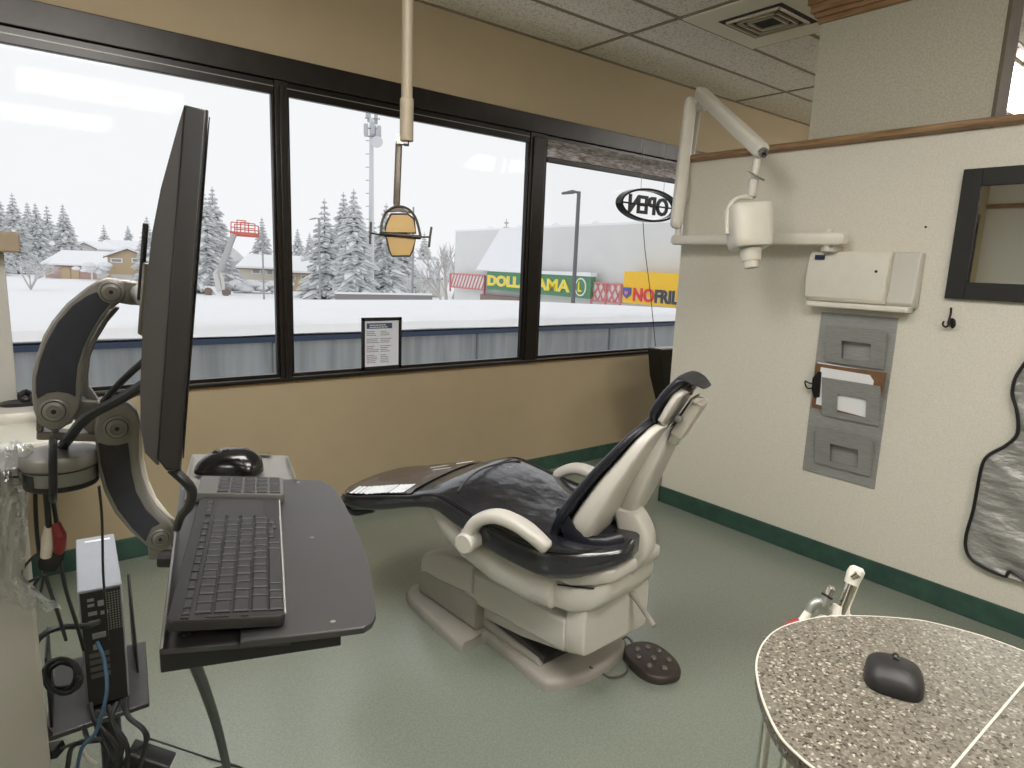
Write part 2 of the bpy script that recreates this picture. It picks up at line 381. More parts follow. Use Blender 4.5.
# main cover with curved front
rings = []
for y in (yl, yl-.012, ys_+.008, ys_):
    k = .006 if y in (yl, ys_) else 0
    prof = [(0, z0), (.055-k, z0), (.075-k, z0+.02), (.082-k, z0+.09), (.078-k, z1-.07), (.066-k, z1-.02), (.05-k, z1-k), (0, z1-k)]
    rings.append([Vector((WX-a, y, z)) for a, z in prof])
MB().loft(rings).build('front_cover', M_creamw, cbx, bevel=.006, seg=3)
rings = []
for y in (ys_, ys_-.01, yr+.01, yr):
    k = .02 if y == yr else 0
    prof = [(0, z0-.008), (.04-k, z0-.008), (.06-k, z0+.012), (.045-k, z0+.06), (.04-k, z1-.03), (.03-k, z1), (0, z1)]
    rings.append([Vector((WX-a, y, z)) for a, z in prof])
MB().loft(rings).build('side_bay', M_cream, cbx, bevel=.006, seg=3)
MB().bb(WX-.084, WX-.02, yr+.012, yl-.018, z0-.028, z0-.002).build('lower_lip', M_creamw, cbx, bevel=.008, seg=3)
bl = AX(815, 257, WX-.075)
MB().bb(WX-.0760, WX-.07, bl.y-.045, bl.y, bl.z-.012, bl.z+.01).build('badge', mat('badge_blue', srgb(30, 36, 70), .4), cbx)
dt = AX(876, 271.5, WX-.082)
MB().lathe((WX-.078, dt.y, dt.z), (-1, 0, 0), [(.006, 0), (.006, .006), (.003, .007)], 10).build('key_hole', M_black, cbx)
# X-ray arm
xa = thing('xray_unit', 'white jointed wall arm carrying a cylindrical X-ray head over the chair', 'X-ray unit', (WX, AX(840, 240, WX).y, AX(840, 240, WX).z-.02))
XB = WX-.10
p0 = AX(846, 239.5, XB); p1 = AX(673, 239.5, XB); zb_ = (p0.z+p1.z)/2; h_ = .030
rings = []
for y, k in ((p0.y, .7), (p0.y+.02, 1), (p1.y-.02, .92), (p1.y, .6)):
    rings.append(sring(Vector((XB, y, zb_)), Vector((1, 0, 0)), Vector((0, 0, 1)), .032*k, h_*k, 5, 20))
MB().loft(rings).build('horizontal_arm', M_creamw, xa)
pj = AX(829, 232, XB)
MB().lathe((XB, pj.y, zb_-.055), (0, 0, 1), [(.016, 0), (.016, .02), (.02, .03), (.02, .09), (.014, .1)], 18).build('wall_pivot', M_creamw, xa)
MB().bb(XB, WX, pj.y-.03, pj.y+.03, zb_-.06, zb_-.028).build('wall_bracket', M_cream, xa, bevel=.005)
# upright: from (675,232) to (690,91)
D1 = (AX(675, 236, XB)-C0).dot(f_)
def dd(x, y, D): return AD(x, y, D)
a0 = dd(678, 240, D1); a1 = dd(679, 205, D1)
MB().tube([a0, a0+(a1-a0)*.6, a1], [.020, .017, .017], 14).build('elbow_post', M_creamw, xa)
u0 = dd(676, 228, D1-.03); u1 = dd(691, 98, D1-.03)
def barloft(p, q_, A, a, b, e=4, taper=1., ends=.55, n=20):
    t = (q_-p).normalized(); A = (A-t*A.dot(t)).normalized(); B = t.cross(A); L_ = (q_-p).length; r = min(a, b)
    R = []
    for s_, k in ((0, ends), (r*.35, .85), (r*.9, 1), (L_-r*.9, taper), (L_-r*.35, .85*taper), (L_, ends*taper)):
        R.append(sring(p+t*s_, A, B, a*k, b*k, e, n))
    return R
MB().loft(barloft(u0, u1, CR, .034, .028)).build('upright_arm', M_creamw, xa)
u2 = dd(693, 232, D1+.02); u3 = dd(697, 110, D1+.02)
MB().loft(barloft(dd(684, 205, D1+.03), dd(698, 108, D1+.03), CR, .018, .02)).build('parallel_link', M_cream, xa)
# elbow
e0 = dd(691, 104, D1-.02); D2 = D1-.75
e1 = dd(703, 97, D1-.1)
MB().tube([e0, dd(697, 108, D1-.04), dd(705, 107, D1-.08)], .02, 14).build('elbow_joint', M_cream, xa)
f0 = dd(699, 92, D1-.10); f1 = dd(764, 153, D2)
MB().loft(barloft(f0, f1, CU, .036, .034, 3.2, taper=.95)).build('spring_arm', M_creamw, xa)
ec = dd(763, 152, D2)
tdir = (f1-f0).normalized()
MB().tube([ec-tdir*.01, ec+tdir*.012], .022, 10).build('open_end_bracket', M_steel, xa)
q = MB(); q.tube([ec-tdir*.02+CU*.012, ec+tdir*.02-CU*.008], .009, 8); q.tube([ec+tdir*.014-CU*.02, ec+tdir*.016+CU*.016], .006, 8)
q.build('spring_hook', M_black, xa)
g0 = dd(757, 160, D2); g1 = dd(751, 197, D2)
MB().tube([g0, g0*.5+g1*.5], [.017, .015], 14).build('drop_shaft', M_creamw, xa)
MB().tube([g0*.45+g1*.55, g1], [.024, .022], 14).build('swivel_sleeve', M_cream, xa)
MB().tube([dd(748, 170, D2-.03), dd(756, 176, D2-.04), dd(764, 180, D2-.02)], .005, 8, smooth=4).build('cable_clip', M_steel, xa)
yk = [dd(752, 198, D2), dd(745, 197, D2), dd(735, 200, D2), dd(729, 208, D2), dd(727, 220, D2), dd(727, 234, D2)]
MB().tube(yk, .011, 10, smooth=5).build('yoke', M_creamw, xa)
hc = dd(748, 229, D2); sc = D2/FPX
zdir = (dd(749, 250, D2)-dd(746.5, 208, D2)).normalized()
A_ = (CR-zdir*CR.dot(zdir)).normalized(); B_ = zdir.cross(A_)
rings = []
top = dd(748, 208, D2)
for s_, k in ((-1, .88), (-1.2, .96), (0, .985), (6, 1), (34, .95), (38, .92), (40, .84)):
    rings.append(sring(top+zdir*(s_*sc), A_, B_, 20.5*sc*k, 19*sc*k, 4.5, 32))
MB().loft(rings).build('tube_head', M_creamw, xa)
MB().loft([sring(top+zdir*(s_*sc), A_, B_, r*sc, r*sc, 2, 24) for s_, r in ((41, 10.5), (48, 9.8), (53, 9), (53.5, 7.6), (60, 7), (60.4, 6))]).build('aiming_cone', M_creamw, xa)
MB().loft([sring(top+zdir*(s_*sc)-A_*1*sc, A_, B_, r*sc, r*sc*.9, 2.6, 24) for s_, r in ((-2.6, 15), (-2.2, 17), (-.5, 17.5))]).build('head_cap', M_cream, xa)
# document rack
def rk(px, py): return AX(px, py, WX)
ry0 = rk(822, 312).y; ry1 = rk(899, 318).y; rz1 = rk(860, 315).z; rz0 = rk(835, 478).z
rc = thing('document_rack', 'grey metal three pocket file rack fixed under the control cabinet', 'file rack', (WX, (ry0+ry1)/2, rz0))
MB().bb(WX-.006, WX, ry1, ry0, rz0, rz1).build('back_plate', M_alu, rc, bevel=.0015)
pk = []
for (pt_, pb_) in (((827, 325), (824, 361)), ((823, 377), (819, 414)), ((816, 426), (810, 461))):
    a = AX(*pt_, WX-.05); b_ = AX(*pb_, WX-.02); pk.append((a, b_))
pr = AX(881, 330, WX-.05).y
for a, b_ in pk:
    yl_ = a.y; yr_ = yl_-(ry0-ry1)*.76; H_ = a.z-b_.z; cw = (yl_-yr_)
    def pp(v, s_): # s_ 0 bottom 1 top
        return Vector((WX-.014-.042*s_, v, b_.z+H_*s_))
    q = MB()
    ys2 = [yl_, yl_-cw*.28, yl_-cw*.78, yr_]
    for (ya, yb, s0, s1) in [(ys2[0], ys2[1], 0, 1), (ys2[2], ys2[3], 0, 1), (ys2[1], ys2[2], .62, 1), (ys2[1], ys2[2], 0, .14)]:
        q.prism([pp(ya, s0), pp(yb, s0), pp(yb, s1), pp(ya, s1)], (-.003, 0, .0005))
    q.build('pocket_front', M_alu, rc)
    q = MB()
    for yy in (yl_, yr_): q.prism([Vector((WX-.005, yy, b_.z)), pp(yy, 0), pp(yy, 1), Vector((WX-.005, yy, b_.z+H_*.55))], (0, .002, 0))
    q.bb(WX-.018, WX-.004, yr_, yl_, b_.z-.002, b_.z+.001)
    q.build('pocket_sides', M_alu, rc)
# clipboard + papers in the middle pocket
a, b_ = pk[1]
def lean(px, py, o):
    s_ = (AX(px, py, WX-.03).z-b_.z)/(a.z-b_.z); return AX(px, py, WX-(.006+.030*min(1.4, max(s_, .05))+(o-.022)*.25))
cbd = thing('clipboard', 'brown clipboard with black clip holding papers in the middle rack pocket', 'clipboard', (WX-.02, a.y-.1, b_.z+.01))
cl_ = [(816, 363), (887, 373), (876, 421), (812, 407)]
MB().prism([lean(x, y, .022+.0003*(420-y)) for x, y in cl_], (-.004, 0, 0)).build('board', M_clip, cbd)
q = MB()
q.prism([lean(x, y, .029+.0003*(420-y)) for x, y in [(818, 362), (876, 372), (880, 378), (873, 420), (814, 404)]], (-.002, 0, 0))
q.prism([lean(x, y, .032+.0003*(420-y)) for x, y in [(821, 367), (870, 375), (874, 381), (868, 418), (816, 404)]], (-.002, 0, 0))
q.build('papers', M_paperw, cbd)
q = MB(); q.prism([lean(x, y, .0365+.0003*(420-y)) for x, y in [(828, 368), (864, 376), (864, 378), (828, 370)]], (-.0008, 0, 0))
q.build('heading_line', M_ink, cbd)
cc = lean(816, 386, .04)
q = MB(); q.prism([lean(x, y, .040) for x, y in [(819, 371), (822, 372), (820, 397), (815, 398), (812, 390), (813, 378)]], (-.008, 0, 0))
q.build('clip_plate', M_black, cbd, bevel=.002)
MB().tube([lean(816, 384, .05), lean(809, 383, .055), lean(805, 381, .055), lean(807, 388, .055), lean(814, 388, .05)], .004, 8, smooth=4).build('clip_ring', M_black, cbd)
# lead apron
ap = thing('lead_apron', 'silver radiation apron with black piping hanging on the partition', 'apron', (WX-.02, AX(1008, 560, WX).y, AX(1008, 578, WX).z))
left = [(1030, 355), (1024, 364), (1015, 378), (1012, 394), (1016, 408), (1018, 424), (1016, 436), (1005, 446), (990, 454), (983, 462), (979, 478), (973, 510), (966, 535), (966, 550), (973, 561), (990, 571), (1006, 577)]
pl_ = [AX(x, y, WX-.03) for x, y in left]
yc = AX(1040, 430, WX).y-.06
bm_pts = spline(pl_, 4)
q = MB(); nseg = 22; rows = []
for p in bm_pts:
    half = p.y-yc
    row = []
    for k in range(nseg+1):
        s_ = k/nseg; yy = p.y-half*2.0*s_
        xx = WX-.022-.012*math.sin(s_*PI*.9)-.009*math.sin(s_*9+p.z*30)*min(1, s_*4)
        row.append(Vector((xx, yy, p.z)))
    rows.append(row)
nr = len(rows)
vs = [v for r in rows for v in r]; fs = [(i*(nseg+1)+k, i*(nseg+1)+k+1, (i+1)*(nseg+1)+k+1, (i+1)*(nseg+1)+k) for i in range(nr-1) for k in range(nseg)]
bk = [Vector((min(WX-.004, v.x+.014), v.y, v.z)) for v in vs]; o_ = len(vs)
q.add(vs+bk, fs+[tuple(i+o_ for i in f[::-1]) for f in fs])
q.build('apron_body', M_silver, ap, smooth=60)
for sg_ in (0, 1):
    MB().tube([Vector((p.x+.002, p.y if not sg_ else 2*yc-p.y, p.z)) for p in bm_pts], .0065, 8).build('piping', M_black, ap)
q = MB(); z_ = pl_[-1].z
q.tube([pl_[-1], Vector((WX-.03, pl_[-1].y-.012, z_+.03)), Vector((WX-.03, pl_[-1].y-.06, z_+.012)), Vector((WX-.032, yc, z_)), Vector((WX-.03, 2*yc-pl_[-1].y, z_))], .0065, 8, smooth=4)
q.build('hem_piping', M_black, ap)
# ================================================================== WINDOW-WALL THINGS
fr_ = thing('framed_notice', 'small black framed paper notice standing on the window ledge', 'picture frame', AY(384, 372, WY-.01))
Yn = WY-.035
na, nb, nc, nd = AY(362, 318, Yn), AY(402, 317, Yn), AY(403.5, 367, Yn), AY(366, 371, Yn)
zt, zbm = (na.z+nb.z)/2, (nc.z+nd.z)/2; xl_, xr_ = na.x, nb.x
ftz = .018
q = MB(); q.bb(xl_, xr_, Yn, Yn+.012, zt-ftz, zt); q.bb(xl_, xr_, Yn, Yn+.012, zbm, zbm+ftz); q.bb(xl_, xl_+ftz, Yn, Yn+.012, zbm, zt); q.bb(xr_-ftz, xr_, Yn, Yn+.012, zbm, zt)
q.build('frame', M_blackg, fr_, bevel=.002)
MB().bb(xl_+ftz, xr_-ftz, Yn+.005, Yn+.009, zbm+ftz, zt-ftz).build('notice_sheet', mat('notice_paper', srgb(214, 216, 226), .6), fr_)
iw = xr_-xl_-2*ftz; ih = zt-zbm-2*ftz; ix = xl_+ftz; iz = zbm+ftz
MB().bb(ix+iw*.06, ix+iw*.8, Yn+.0038, Yn+.005, iz+ih*.83, iz+ih*.95).build('heading_band', M_inkblue, fr_)
q = MB()
rnd = random.Random(3)
for r in range(18):
    zz = iz+ih*(.76-r*.04)
    if r in (3, 7, 12): continue
    for c0, c1 in ((.06, .42), (.46, .8)):
        x0 = ix+iw*c0; xe = ix+iw*(c0+(c1-c0)*rnd.uniform(.5, 1))
        while x0 < xe:
            wlen = iw*rnd.uniform(.03, .08); q.bb(x0, min(x0+wlen, xe), Yn+.0042, Yn+.005, zz, zz+ih*.014); x0 += wlen+iw*.012
q.build('printed_lines', M_ink, fr_)
q = MB()
for r in range(2):
    x0 = ix+iw*.14
    for k in range(6):
        wlen = iw*rnd.uniform(.05, .09); q.bb(x0, x0+wlen, Yn+.0032, Yn+.0038, iz+ih*(.90-r*.045), iz+ih*(.915-r*.045)); x0 += wlen+iw*.015
q.build('heading_words', M_paperw, fr_)
MB().prism([(xl_+.08, Yn+.012, zt-.05), (xl_+.12, Yn+.012, zt-.05), (xl_+.12, Yn+.05, zbm+.002), (xl_+.08, Yn+.05, zbm+.002)], (0, .003, 0)).build('easel_back', M_black, fr_)
# OPEN sign (reads correctly from the street, so mirrored from inside)
Yo = WY-.06
oc = AY(650, 205.5, Yo); top_o = AY(650, 188.5, Yo).z; bot_o = AY(650, 222, Yo).z; ra = oc.x-AY(620, 205, Yo).x; rb = (top_o-bot_o)/2
op = thing('open_sign', 'dark oval OPEN sign seen from behind, hanging in the right window', 'sign', (oc.x, Yo, bot_o))
def ovalring(a, b, y0, y1, t):
    R = []
    for k in range(40):
        an = 2*PI*k/40; c_, s_ = math.cos(an), math.sin(an)
        R.append([oc+Vector((c_*a, y0-Yo, s_*b)), oc+Vector((c_*(a-t), y0-Yo, s_*(b-t))), oc+Vector((c_*(a-t), y1-Yo, s_*(b-t))), oc+Vector((c_*a, y1-Yo, s_*b))])
    R.append(R[0]); return R
MB().loft(ovalring(ra, rb, Yo-.012, Yo+.045, .016), cap=False).build('oval_case', M_blackg, op)
q = MB(); lw = ra*1.36; lh = rb*1.12
put_text(q, 'OPEN', Vector((oc.x+lw/2, Yo+.01, oc.z-lh/2)), Vector((-1, 0, 0)), Vector((0, 0, 1)), lw, lh, .014, offset=.02)
q.build('letters', M_black, op)
q = MB(); q.tube([(oc.x-ra*.98, Yo+.005, oc.z+.0), (oc.x+ra*.98, Yo+.005, oc.z+.0)], .006, 8); q.build('cross_bar', M_black, op)
for sx in (-.35, .45):
    MB().tube([(oc.x+ra*sx, Yo, oc.z+rb*.9), (oc.x+ra*sx, Yo+.01, z_hdr-.01)], .0018, 6).build('hanging_wire', M_steel, op)
cpts = [AY(643, 222, Yo), AY(645, 250, Yo), AY(650, 290, Yo), AY(653, 320, Yo), AY(656, 348, Yo), AY(660, 352, Yo)]
MB().tube(cpts, .003, 6, smooth=4).build('power_cord', M_rubber, op)
# black covered thing leaning in the gap behind the partition end
bx = [AY(647, 347, WY-.25), AY(690, 345, WY-.25), AY(690, 430, WY-.25), AY(668, 425, WY-.25), AY(656, 405, WY-.25), AY(649, 375, WY-.25)]
bo = thing('black_case', 'glossy black upright case in the gap between window and partition end', 'case', (AY(676, 400, WY-.3).x, WY-.3, 0))
MB().prism(bx, (0, -.12, 0)).build('case_body', M_blackg, bo, bevel=.012, seg=3)
lp_ = AY(684, 420, WY-.3)
MB().tube([(lp_.x, WY-.3, 0), (lp_.x, WY-.3, lp_.z)], .02, 10).build('stand_post', M_black, bo)
MB().bb(lp_.x-.06, lp_.x+.2, WY-.42, WY-.2, 0, .02).build('stand_foot', M_black, bo)
# ceiling-hung operating light
DL = 2.55
po = thing('operating_light', 'ceiling mounted dental lamp with amber lens and two side handles', 'dental lamp', (AD(408, 0, DL).x, AD(408, 0, DL).y, HC))
pb = AD(406.5, 141, DL); ptp = Vector((pb.x, pb.y, HC)); s1 = DL/FPX
pcx = Vector((pb.x, pb.y, 0))
MB().tube([ptp, (pb.x, pb.y, pb.z+.04)], 5.6*s1, 16).build('ceiling_pole', mat('pole_taupe', srgb(150, 138, 118), .45), po)
zs = AD(407, 100, DL).z
MB().tube([(pb.x, pb.y, zs), (pb.x, pb.y, zs-.003), (pb.x, pb.y, pb.z+.0)], [5.8*s1, 6.8*s1, 6.8*s1], 16).build('lower_sleeve', mat('pole_taupe2', srgb(156, 144, 124), .45), po)
MB().lathe((pb.x, pb.y, HC-.02), (0, 0, 1), [(.07, 0), (.09, .012), (.09, .02)], 24).build('ceiling_flange', M_cream, po)
MB().tube([(pb.x, pb.y, pb.z), (pb.x, pb.y, pb.z-.018)], 2.6*s1, 10).build('end_bolt', M_black, po)
q = MB(); hb = AD(399, 142, DL); q.box((hb+AD(406, 138, DL))/2, (11*s1, .02, 9*s1), Matrix((CR, f_, CU)).transposed()); q.build('pivot_block', M_creamw, po)
ba = AD(399, 142, DL+.01); bb_ = AD(396.5, 206, DL+.01)
MB().loft(barloft(ba, bb_, CR, 3.3*s1, 2.6*s1, 4, ends=.9)).build('drop_arm', mat('arm_taupe', srgb(84, 74, 62), .4, metal=.2), po)
def hd(x, y, o=0.): return AD(x, y, DL+o)
MB().tube([hd(381, 236), hd(382, 222), hd(387, 212), hd(396.5, 206.5), hd(408, 209), hd(416, 219), hd(421, 238)], 1.3*s1, 8, smooth=6).build('yoke', mat('arm_taupe3', srgb(72, 64, 54), .4, metal=.3), po)
q = MB(); q.prism([hd(384, 212), hd(392, 207), hd(396, 204), hd(401, 207), hd(412, 213), (hd(398, 211))], f_*.012); q.build('yoke_web', MATS['arm_taupe3'], po)
upl = [(391, 214), (408, 214), (414, 219), (416, 233), (385, 233), (386, 224)]
lol = [(386, 236), (416, 237), (413, 250), (410, 256), (392, 256), (389, 250)]
for nm, o in (('upper_reflector', upl), ('lower_reflector', lol)):
    cx_ = sum(p[0] for p in o)/len(o); cy_ = sum(p[1] for p in o)/len(o)
    pts = [hd(x, y, .0) for x, y in o]; pin = [hd(cx_+(x-cx_)*.8, cy_+(y-cy_)*.8, .035) for x, y in o]
    n = len(o)
    MB().add(pts+pin, [tuple(range(n, 2*n))]+[(i, (i+1) % n, (i+1) % n+n, i+n) for i in range(n)]+[tuple(range(n-1, -1, -1))]).build(nm, M_amber, po, bevel=.002)
M_lampf = mat('lamp_frame', srgb(46, 38, 32), .4, metal=.3)
MB().tube([hd(x, y) for x, y in upl+upl[:1]], .9*s1, 8).build('upper_rim', M_lampf, po)
MB().tube([hd(x, y) for x, y in lol+lol[:1]], .9*s1, 8).build('lower_rim', M_lampf, po)
MB().loft(barloft(hd(380, 233.5), hd(421, 237.5), CU, 2.0*s1, 2.6*s1, 3, ends=.8)).build('cross_housing', M_lampf, po)
for (xa_, ya_), (xb_, yb_) in (((371, 233), (381, 235)), ((420, 237), (430, 237))):
    MB().tube([hd(xa_, ya_), hd(xb_, yb_)], .9*s1, 8).build('handle_stem', M_lampf, po)
MB().tube([hd(371, 222), hd(370.5, 232), hd(370, 244)], 1.2*s1, 8).build('handle', M_lampf, po)
MB().tube([hd(431.5, 227), hd(430, 237), hd(429, 247)], 1.2*s1, 8).build('handle', M_lampf, po)
# ================================================================== DENTAL CHAIR
K = 1.4/1.27
def frame(deg, x, y):
    th = math.radians(deg); U = Vector((-math.sin(th), math.cos(th), 0)); V = Vector((math.cos(th), math.sin(th), 0)); O = Vector((x, y, 0))
    def T(s_, t_, z_): return (O+U*s_+V*t_+Vector((0, 0, z_)))*K
    return T, U, V
T, U, V = frame(22, 1.42, 1.30)
B, UB, VB = frame(3, 1.45, 1.30)
ZZ = Vector((0, 0, 1))
dc = thing('dental_chair', 'reclining dental chair with black leather cushions, cream shell and taupe base plate', 'dental chair', B(.4, 0, 0), math.radians(3))
def sec(s_, z0, z1, hw, e=5, n=28, t0=0, Tf=None, Vv=None, crown=0.):
    Tf = Tf or T; Vv = Vv or V
    R = sring(Tf(s_, t0, (z0+z1)/2), Vv, ZZ, hw*K, (z1-z0)/2*K, e, n)
    return R
# base plate outline in base frame
ol = [(.80, -.20), (.775, -.235), (.72, -.26), (.555, -.277), (.37, -.292), (.352, -.285), (.35, -.26), (.362, -.20), (.35, -.185), (.30, -.188), (.05, -.215), (.028, -.205), (.005, -.17), (-.016, -.07), (-.02, .02), (0, .12), (.03, .17), (.07, .20), (.35, .20), (.37, .27), (.42, .29), (.72, .26), (.80, .20)]
def plate(ol, z0, z1, k=.0):
    return [B(s_*(1)+0, t_, z0) for s_, t_ in ol], ZZ*(z1-z0)*K
pts, off = plate(ol, 0, .028)
q = MB(); n = len(ol); c_s = sum(a for a, _ in ol)/n; c_t = sum(b for _, b in ol)/n
rings = []
for z, k in ((0, 1.0), (.018, 1.0), (.030, .985), (.036, .955)):
    rings.append([B(c_s+(s_-c_s)*k, c_t+(t_-c_t)*k, z) for s_, t_ in ol])
q.loft(rings); q.build('base_plate', M_grybase, dc, smooth=50)
# twin ridges on the plate
for t0 in (-.165, -.135):
    MB().loft([sring(B(s_, t0+.01*(s_), z), VB, ZZ, .012*K, h*K, 2.5, 14) for s_, z, h in ((.10, .036, .004), (.12, .04, .012), (.5, .055, .022), (.62, .06, .02))]).build('ridge', M_grybase, dc)
# front tower skirt (taupe) and cover (cream)
def boxsec(s_, z0, z1, t0, t1, Tf=B, r=.02, n=20, e=8):
    return sring(Tf(s_, (t0+t1)/2, (z0+z1)/2), VB if Tf is B else V, ZZ, (t1-t0)/2*K, (z1-z0)/2*K, e, n)
MB().loft([boxsec(s_, .03, z1, -.215, .215) for s_, z1 in ((.385, .15), (.39, .155), (.68, .155), (.72, .14), (.725, .12))]).build('front_skirt', M_grybase, dc, bevel=.006)
MB().loft([boxsec(s_, z0, z1, -.213, .213, e=9) for s_, z0, z1 in ((.405, .155, .265), (.41, .150, .272), (.56, .13, .262), (.66, .11, .228), (.70, .10, .205), (.712, .10, .185))]).build('front_cover', M_cream, dc, bevel=.006)
# lift arm cover
MB().loft([boxsec(s_, z0, z1, -.205, .15, e=9) for s_, z0, z1 in ((.455, .125, .235), (.45, .115, .245), (.2, .135, .262), (-.015, .150, .265), (-.022, .16, .258))]).build('lift_arm_cover', M_cream, dc, bevel=.005)
MB().loft([boxsec(s_, z0, z1, -.17, .13, e=8) for s_, z0, z1 in ((.40, .06, .12), (.2, .085, .125), (-.0, .13, .145))]).build('lower_arm', M_cream, dc, bevel=.004)
MB().loft([boxsec(s_, z0, z1, -.16, .12, e=6) for s_, z0, z1 in ((.42, .03, .07), (.3, .03, .10), (.1, .03, .06))]).build('arm_core', M_blackmatte, dc)
# rear box
MB().loft([boxsec(s_, z0, z1, t0, t1, e=10) for s_, z0, z1, t0, t1 in ((-.022, .155, .30, -.20, .13), (-.03, .150, .305, -.20, .13), (-.075, .155, .32, -.185, .12), (-.08, .16, .315, -.18, .115))]).build('rear_cover', M_cream, dc, bevel=.004)
MB().loft([boxsec(s_, .2, .36, -.12, .12, e=4) for s_ in (.32, .05)]).build('swivel_column', M_cream, dc)
# under-shell of the seat (cream)
st = [(.56, .505, .525, .15), (.50, .475, .54, .20), (.44, .42, .53, .222), (.37, .372, .50, .228), (.26, .318, .46, .228), (.15, .290, .44, .225), (.07, .283, .42, .218), (.062, .29, .415, .205)]
MB().loft([sec(s_, z0, z1, hw, 4.5) for s_, z0, z1, hw in st]).build('seat_shell', M_cream, dc, smooth=50)
Hf, UH, VH = frame(9, 1.42, 1.30)
st = [(.035, .30, .405, .20), (.03, .288, .41, .208), (-.03, .283, .40, .19), (-.075, .295, .41, .16), (-.105, .325, .425, .135), (-.115, .35, .42, .12)]
MB().loft([sec(s_, z0, z1-.02, hw, 5, Tf=Hf, Vv=VH) for s_, z0, z1, hw in st]).build('rear_housing', M_cream, dc, smooth=50)
st = [(.025, .385, .425, .195), (.02, .378, .432, .204), (-.03, .375, .432, .19), (-.085, .385, .438, .158), (-.125, .40, .446, .130), (-.132, .41, .44, .12)]
MB().loft([sec(s_, z0, z1, hw, 7, Tf=Hf, Vv=VH) for s_, z0, z1, hw in st]).build('housing_lid', M_cream, dc, smooth=50)
q = MB(); q.loft([sring(T(s_, -.212, z_), U, ZZ, .004, .003, 4, 8) for s_, z_ in ((.0, .37), (.0, .3701))]); 
MB().tube([Hf(.01, -.199, .3735), Hf(-.085, -.152, .381)], .003, 6).build('seam_slot', M_black, dc)
MB().tube([T(-.10, .02, .30), T(-.19, -.03, .245)], [.010, .008], 10).build('foot_lever', M_grybase, dc)
# leg-rest underside panel
st = [(.86, .435, .45, .10), (.80, .435, .47, .15), (.6, .49, .515, .17), (.5, .50, .53, .17)]
MB().loft([sec(s_, z0, z1, hw, 4) for s_, z0, z1, hw in st]).build('leg_rest_panel', M_cream, dc)
# lower cushion (seat + leg rest)
st = [(.925, .432, .456, .11, 3), (.915, .422, .466, .155, 3), (.88, .417, .476, .188, 3.5), (.80, .428, .492, .208, 4), (.70, .450, .518, .217, 4.5), (.57, .494, .548, .227, 5), (.50, .510, .573, .237, 5),
      (.45, .512, .585, .245, 5), (.40, .492, .580, .25, 5), (.33, .470, .562, .256, 5), (.24, .435, .538, .262, 5), (.15, .413, .520, .262, 5), (.07, .402, .512, .258, 5), (0, .405, .512, .232, 4.5), (-.05, .422, .510, .180, 4), (-.09, .44, .512, .135, 3.5), (-.12, .46, .512, .095, 3), (-.13, .47, .505, .06, 3)]
def cush(st, n=48):
    R = []
    for s_, z0, z1, hw, e in st:
        ring = []
        for k in range(n):
            a = 2*PI*k/n; ct, sn = math.cos(a), math.sin(a)
            t_ = hw*math.copysign(abs(ct)**(2/e), ct); zz = (z0+z1)/2+(z1-z0)/2*math.copysign(abs(sn)**(2/e), sn)
            if sn > 0:
                zz += .012*(1-(t_/hw)**2)          # soft crown
            ring.append(T(s_, t_+min(0, (s_+.01)*.45), zz))
        R.append(ring)
    return R
def dens(st, k=3):
    out = []
    for i in range(len(st)-1):
        p0, p1, p2, p3 = st[max(i-1, 0)], st[i], st[i+1], st[min(i+2, len(st)-1)]
        for j in range(k):
            t = j/k
            out.append(tuple(.5*((2*b)+(c-a)*t+(2*a-5*b+4*c-d)*t*t+(3*b-a-3*c+d)*t**3) for a, b, c, d in zip(p0, p1, p2, p3)))
    out.append(st[-1]); return out
MB().loft(cush(dens(st))).build('seat_cushion', M_leather, dc, smooth=60)
def edge(st, sd, dz=0., inset=0.):
    return [T(s_, sd*(hw*.985-inset), z1+dz) for s_, z0, z1, hw, e in st]
M_pipe = mat('piping_black', srgb(22, 22, 28), .3)
for sd in (-1, 1):
    MB().tube(edge([x for x in dens(st) if -.09 < x[0] < .90], sd, -.010), .0055, 8).build('cushion_piping', M_pipe, dc)
# stitched seam across the knee and centre folds
def top_z(s_):
    for i in range(len(st)-1):
        if st[i][0] >= s_ >= st[i+1][0]:
            k = (st[i][0]-s_)/(st[i][0]-st[i+1][0]); return st[i][2]*(1-k)+st[i+1][2]*k
    return .5
q = MB(); q.tube([T(.40+.04*math.sin((t_+.2)/.4*PI), t_, top_z(.40+.04*math.sin((t_+.2)/.4*PI))+.012*(1-(t_/.25)**2)+.001) for t_ in [-.2+.4*k/16 for k in range(17)]], .0035, 6)
q.build('stitched_seam', mat('seam_grey', srgb(60, 60, 64), .4), dc)
# clear plastic sleeve over the leg rest
M_sleeve = mat('sleeve_brown', srgb(72, 62, 56), .22, var=.1, vscale=12, bump=.6, bscale=18, bdist=.01, spec=.8)
ss = [(s_, z0+(.004), z1+.004, hw+.003, e) for s_, z0, z1, hw, e in dens(st, 2) if .56 < s_ < .92]
q = MB(); R = []
for s_, z0, z1, hw, e in ss:
    row = []
    for k in range(17):
        t_ = hw*(-.93+1.86*k/16); row.append(T(s_, t_, z1+.012*(1-(t_/hw)**2)-.012*max(0, abs(t_/hw)-.85)/.15))
    R.append(row)
q.loft(R, cap=False, closed=False); q.build('plastic_sleeve', M_sleeve, dc)
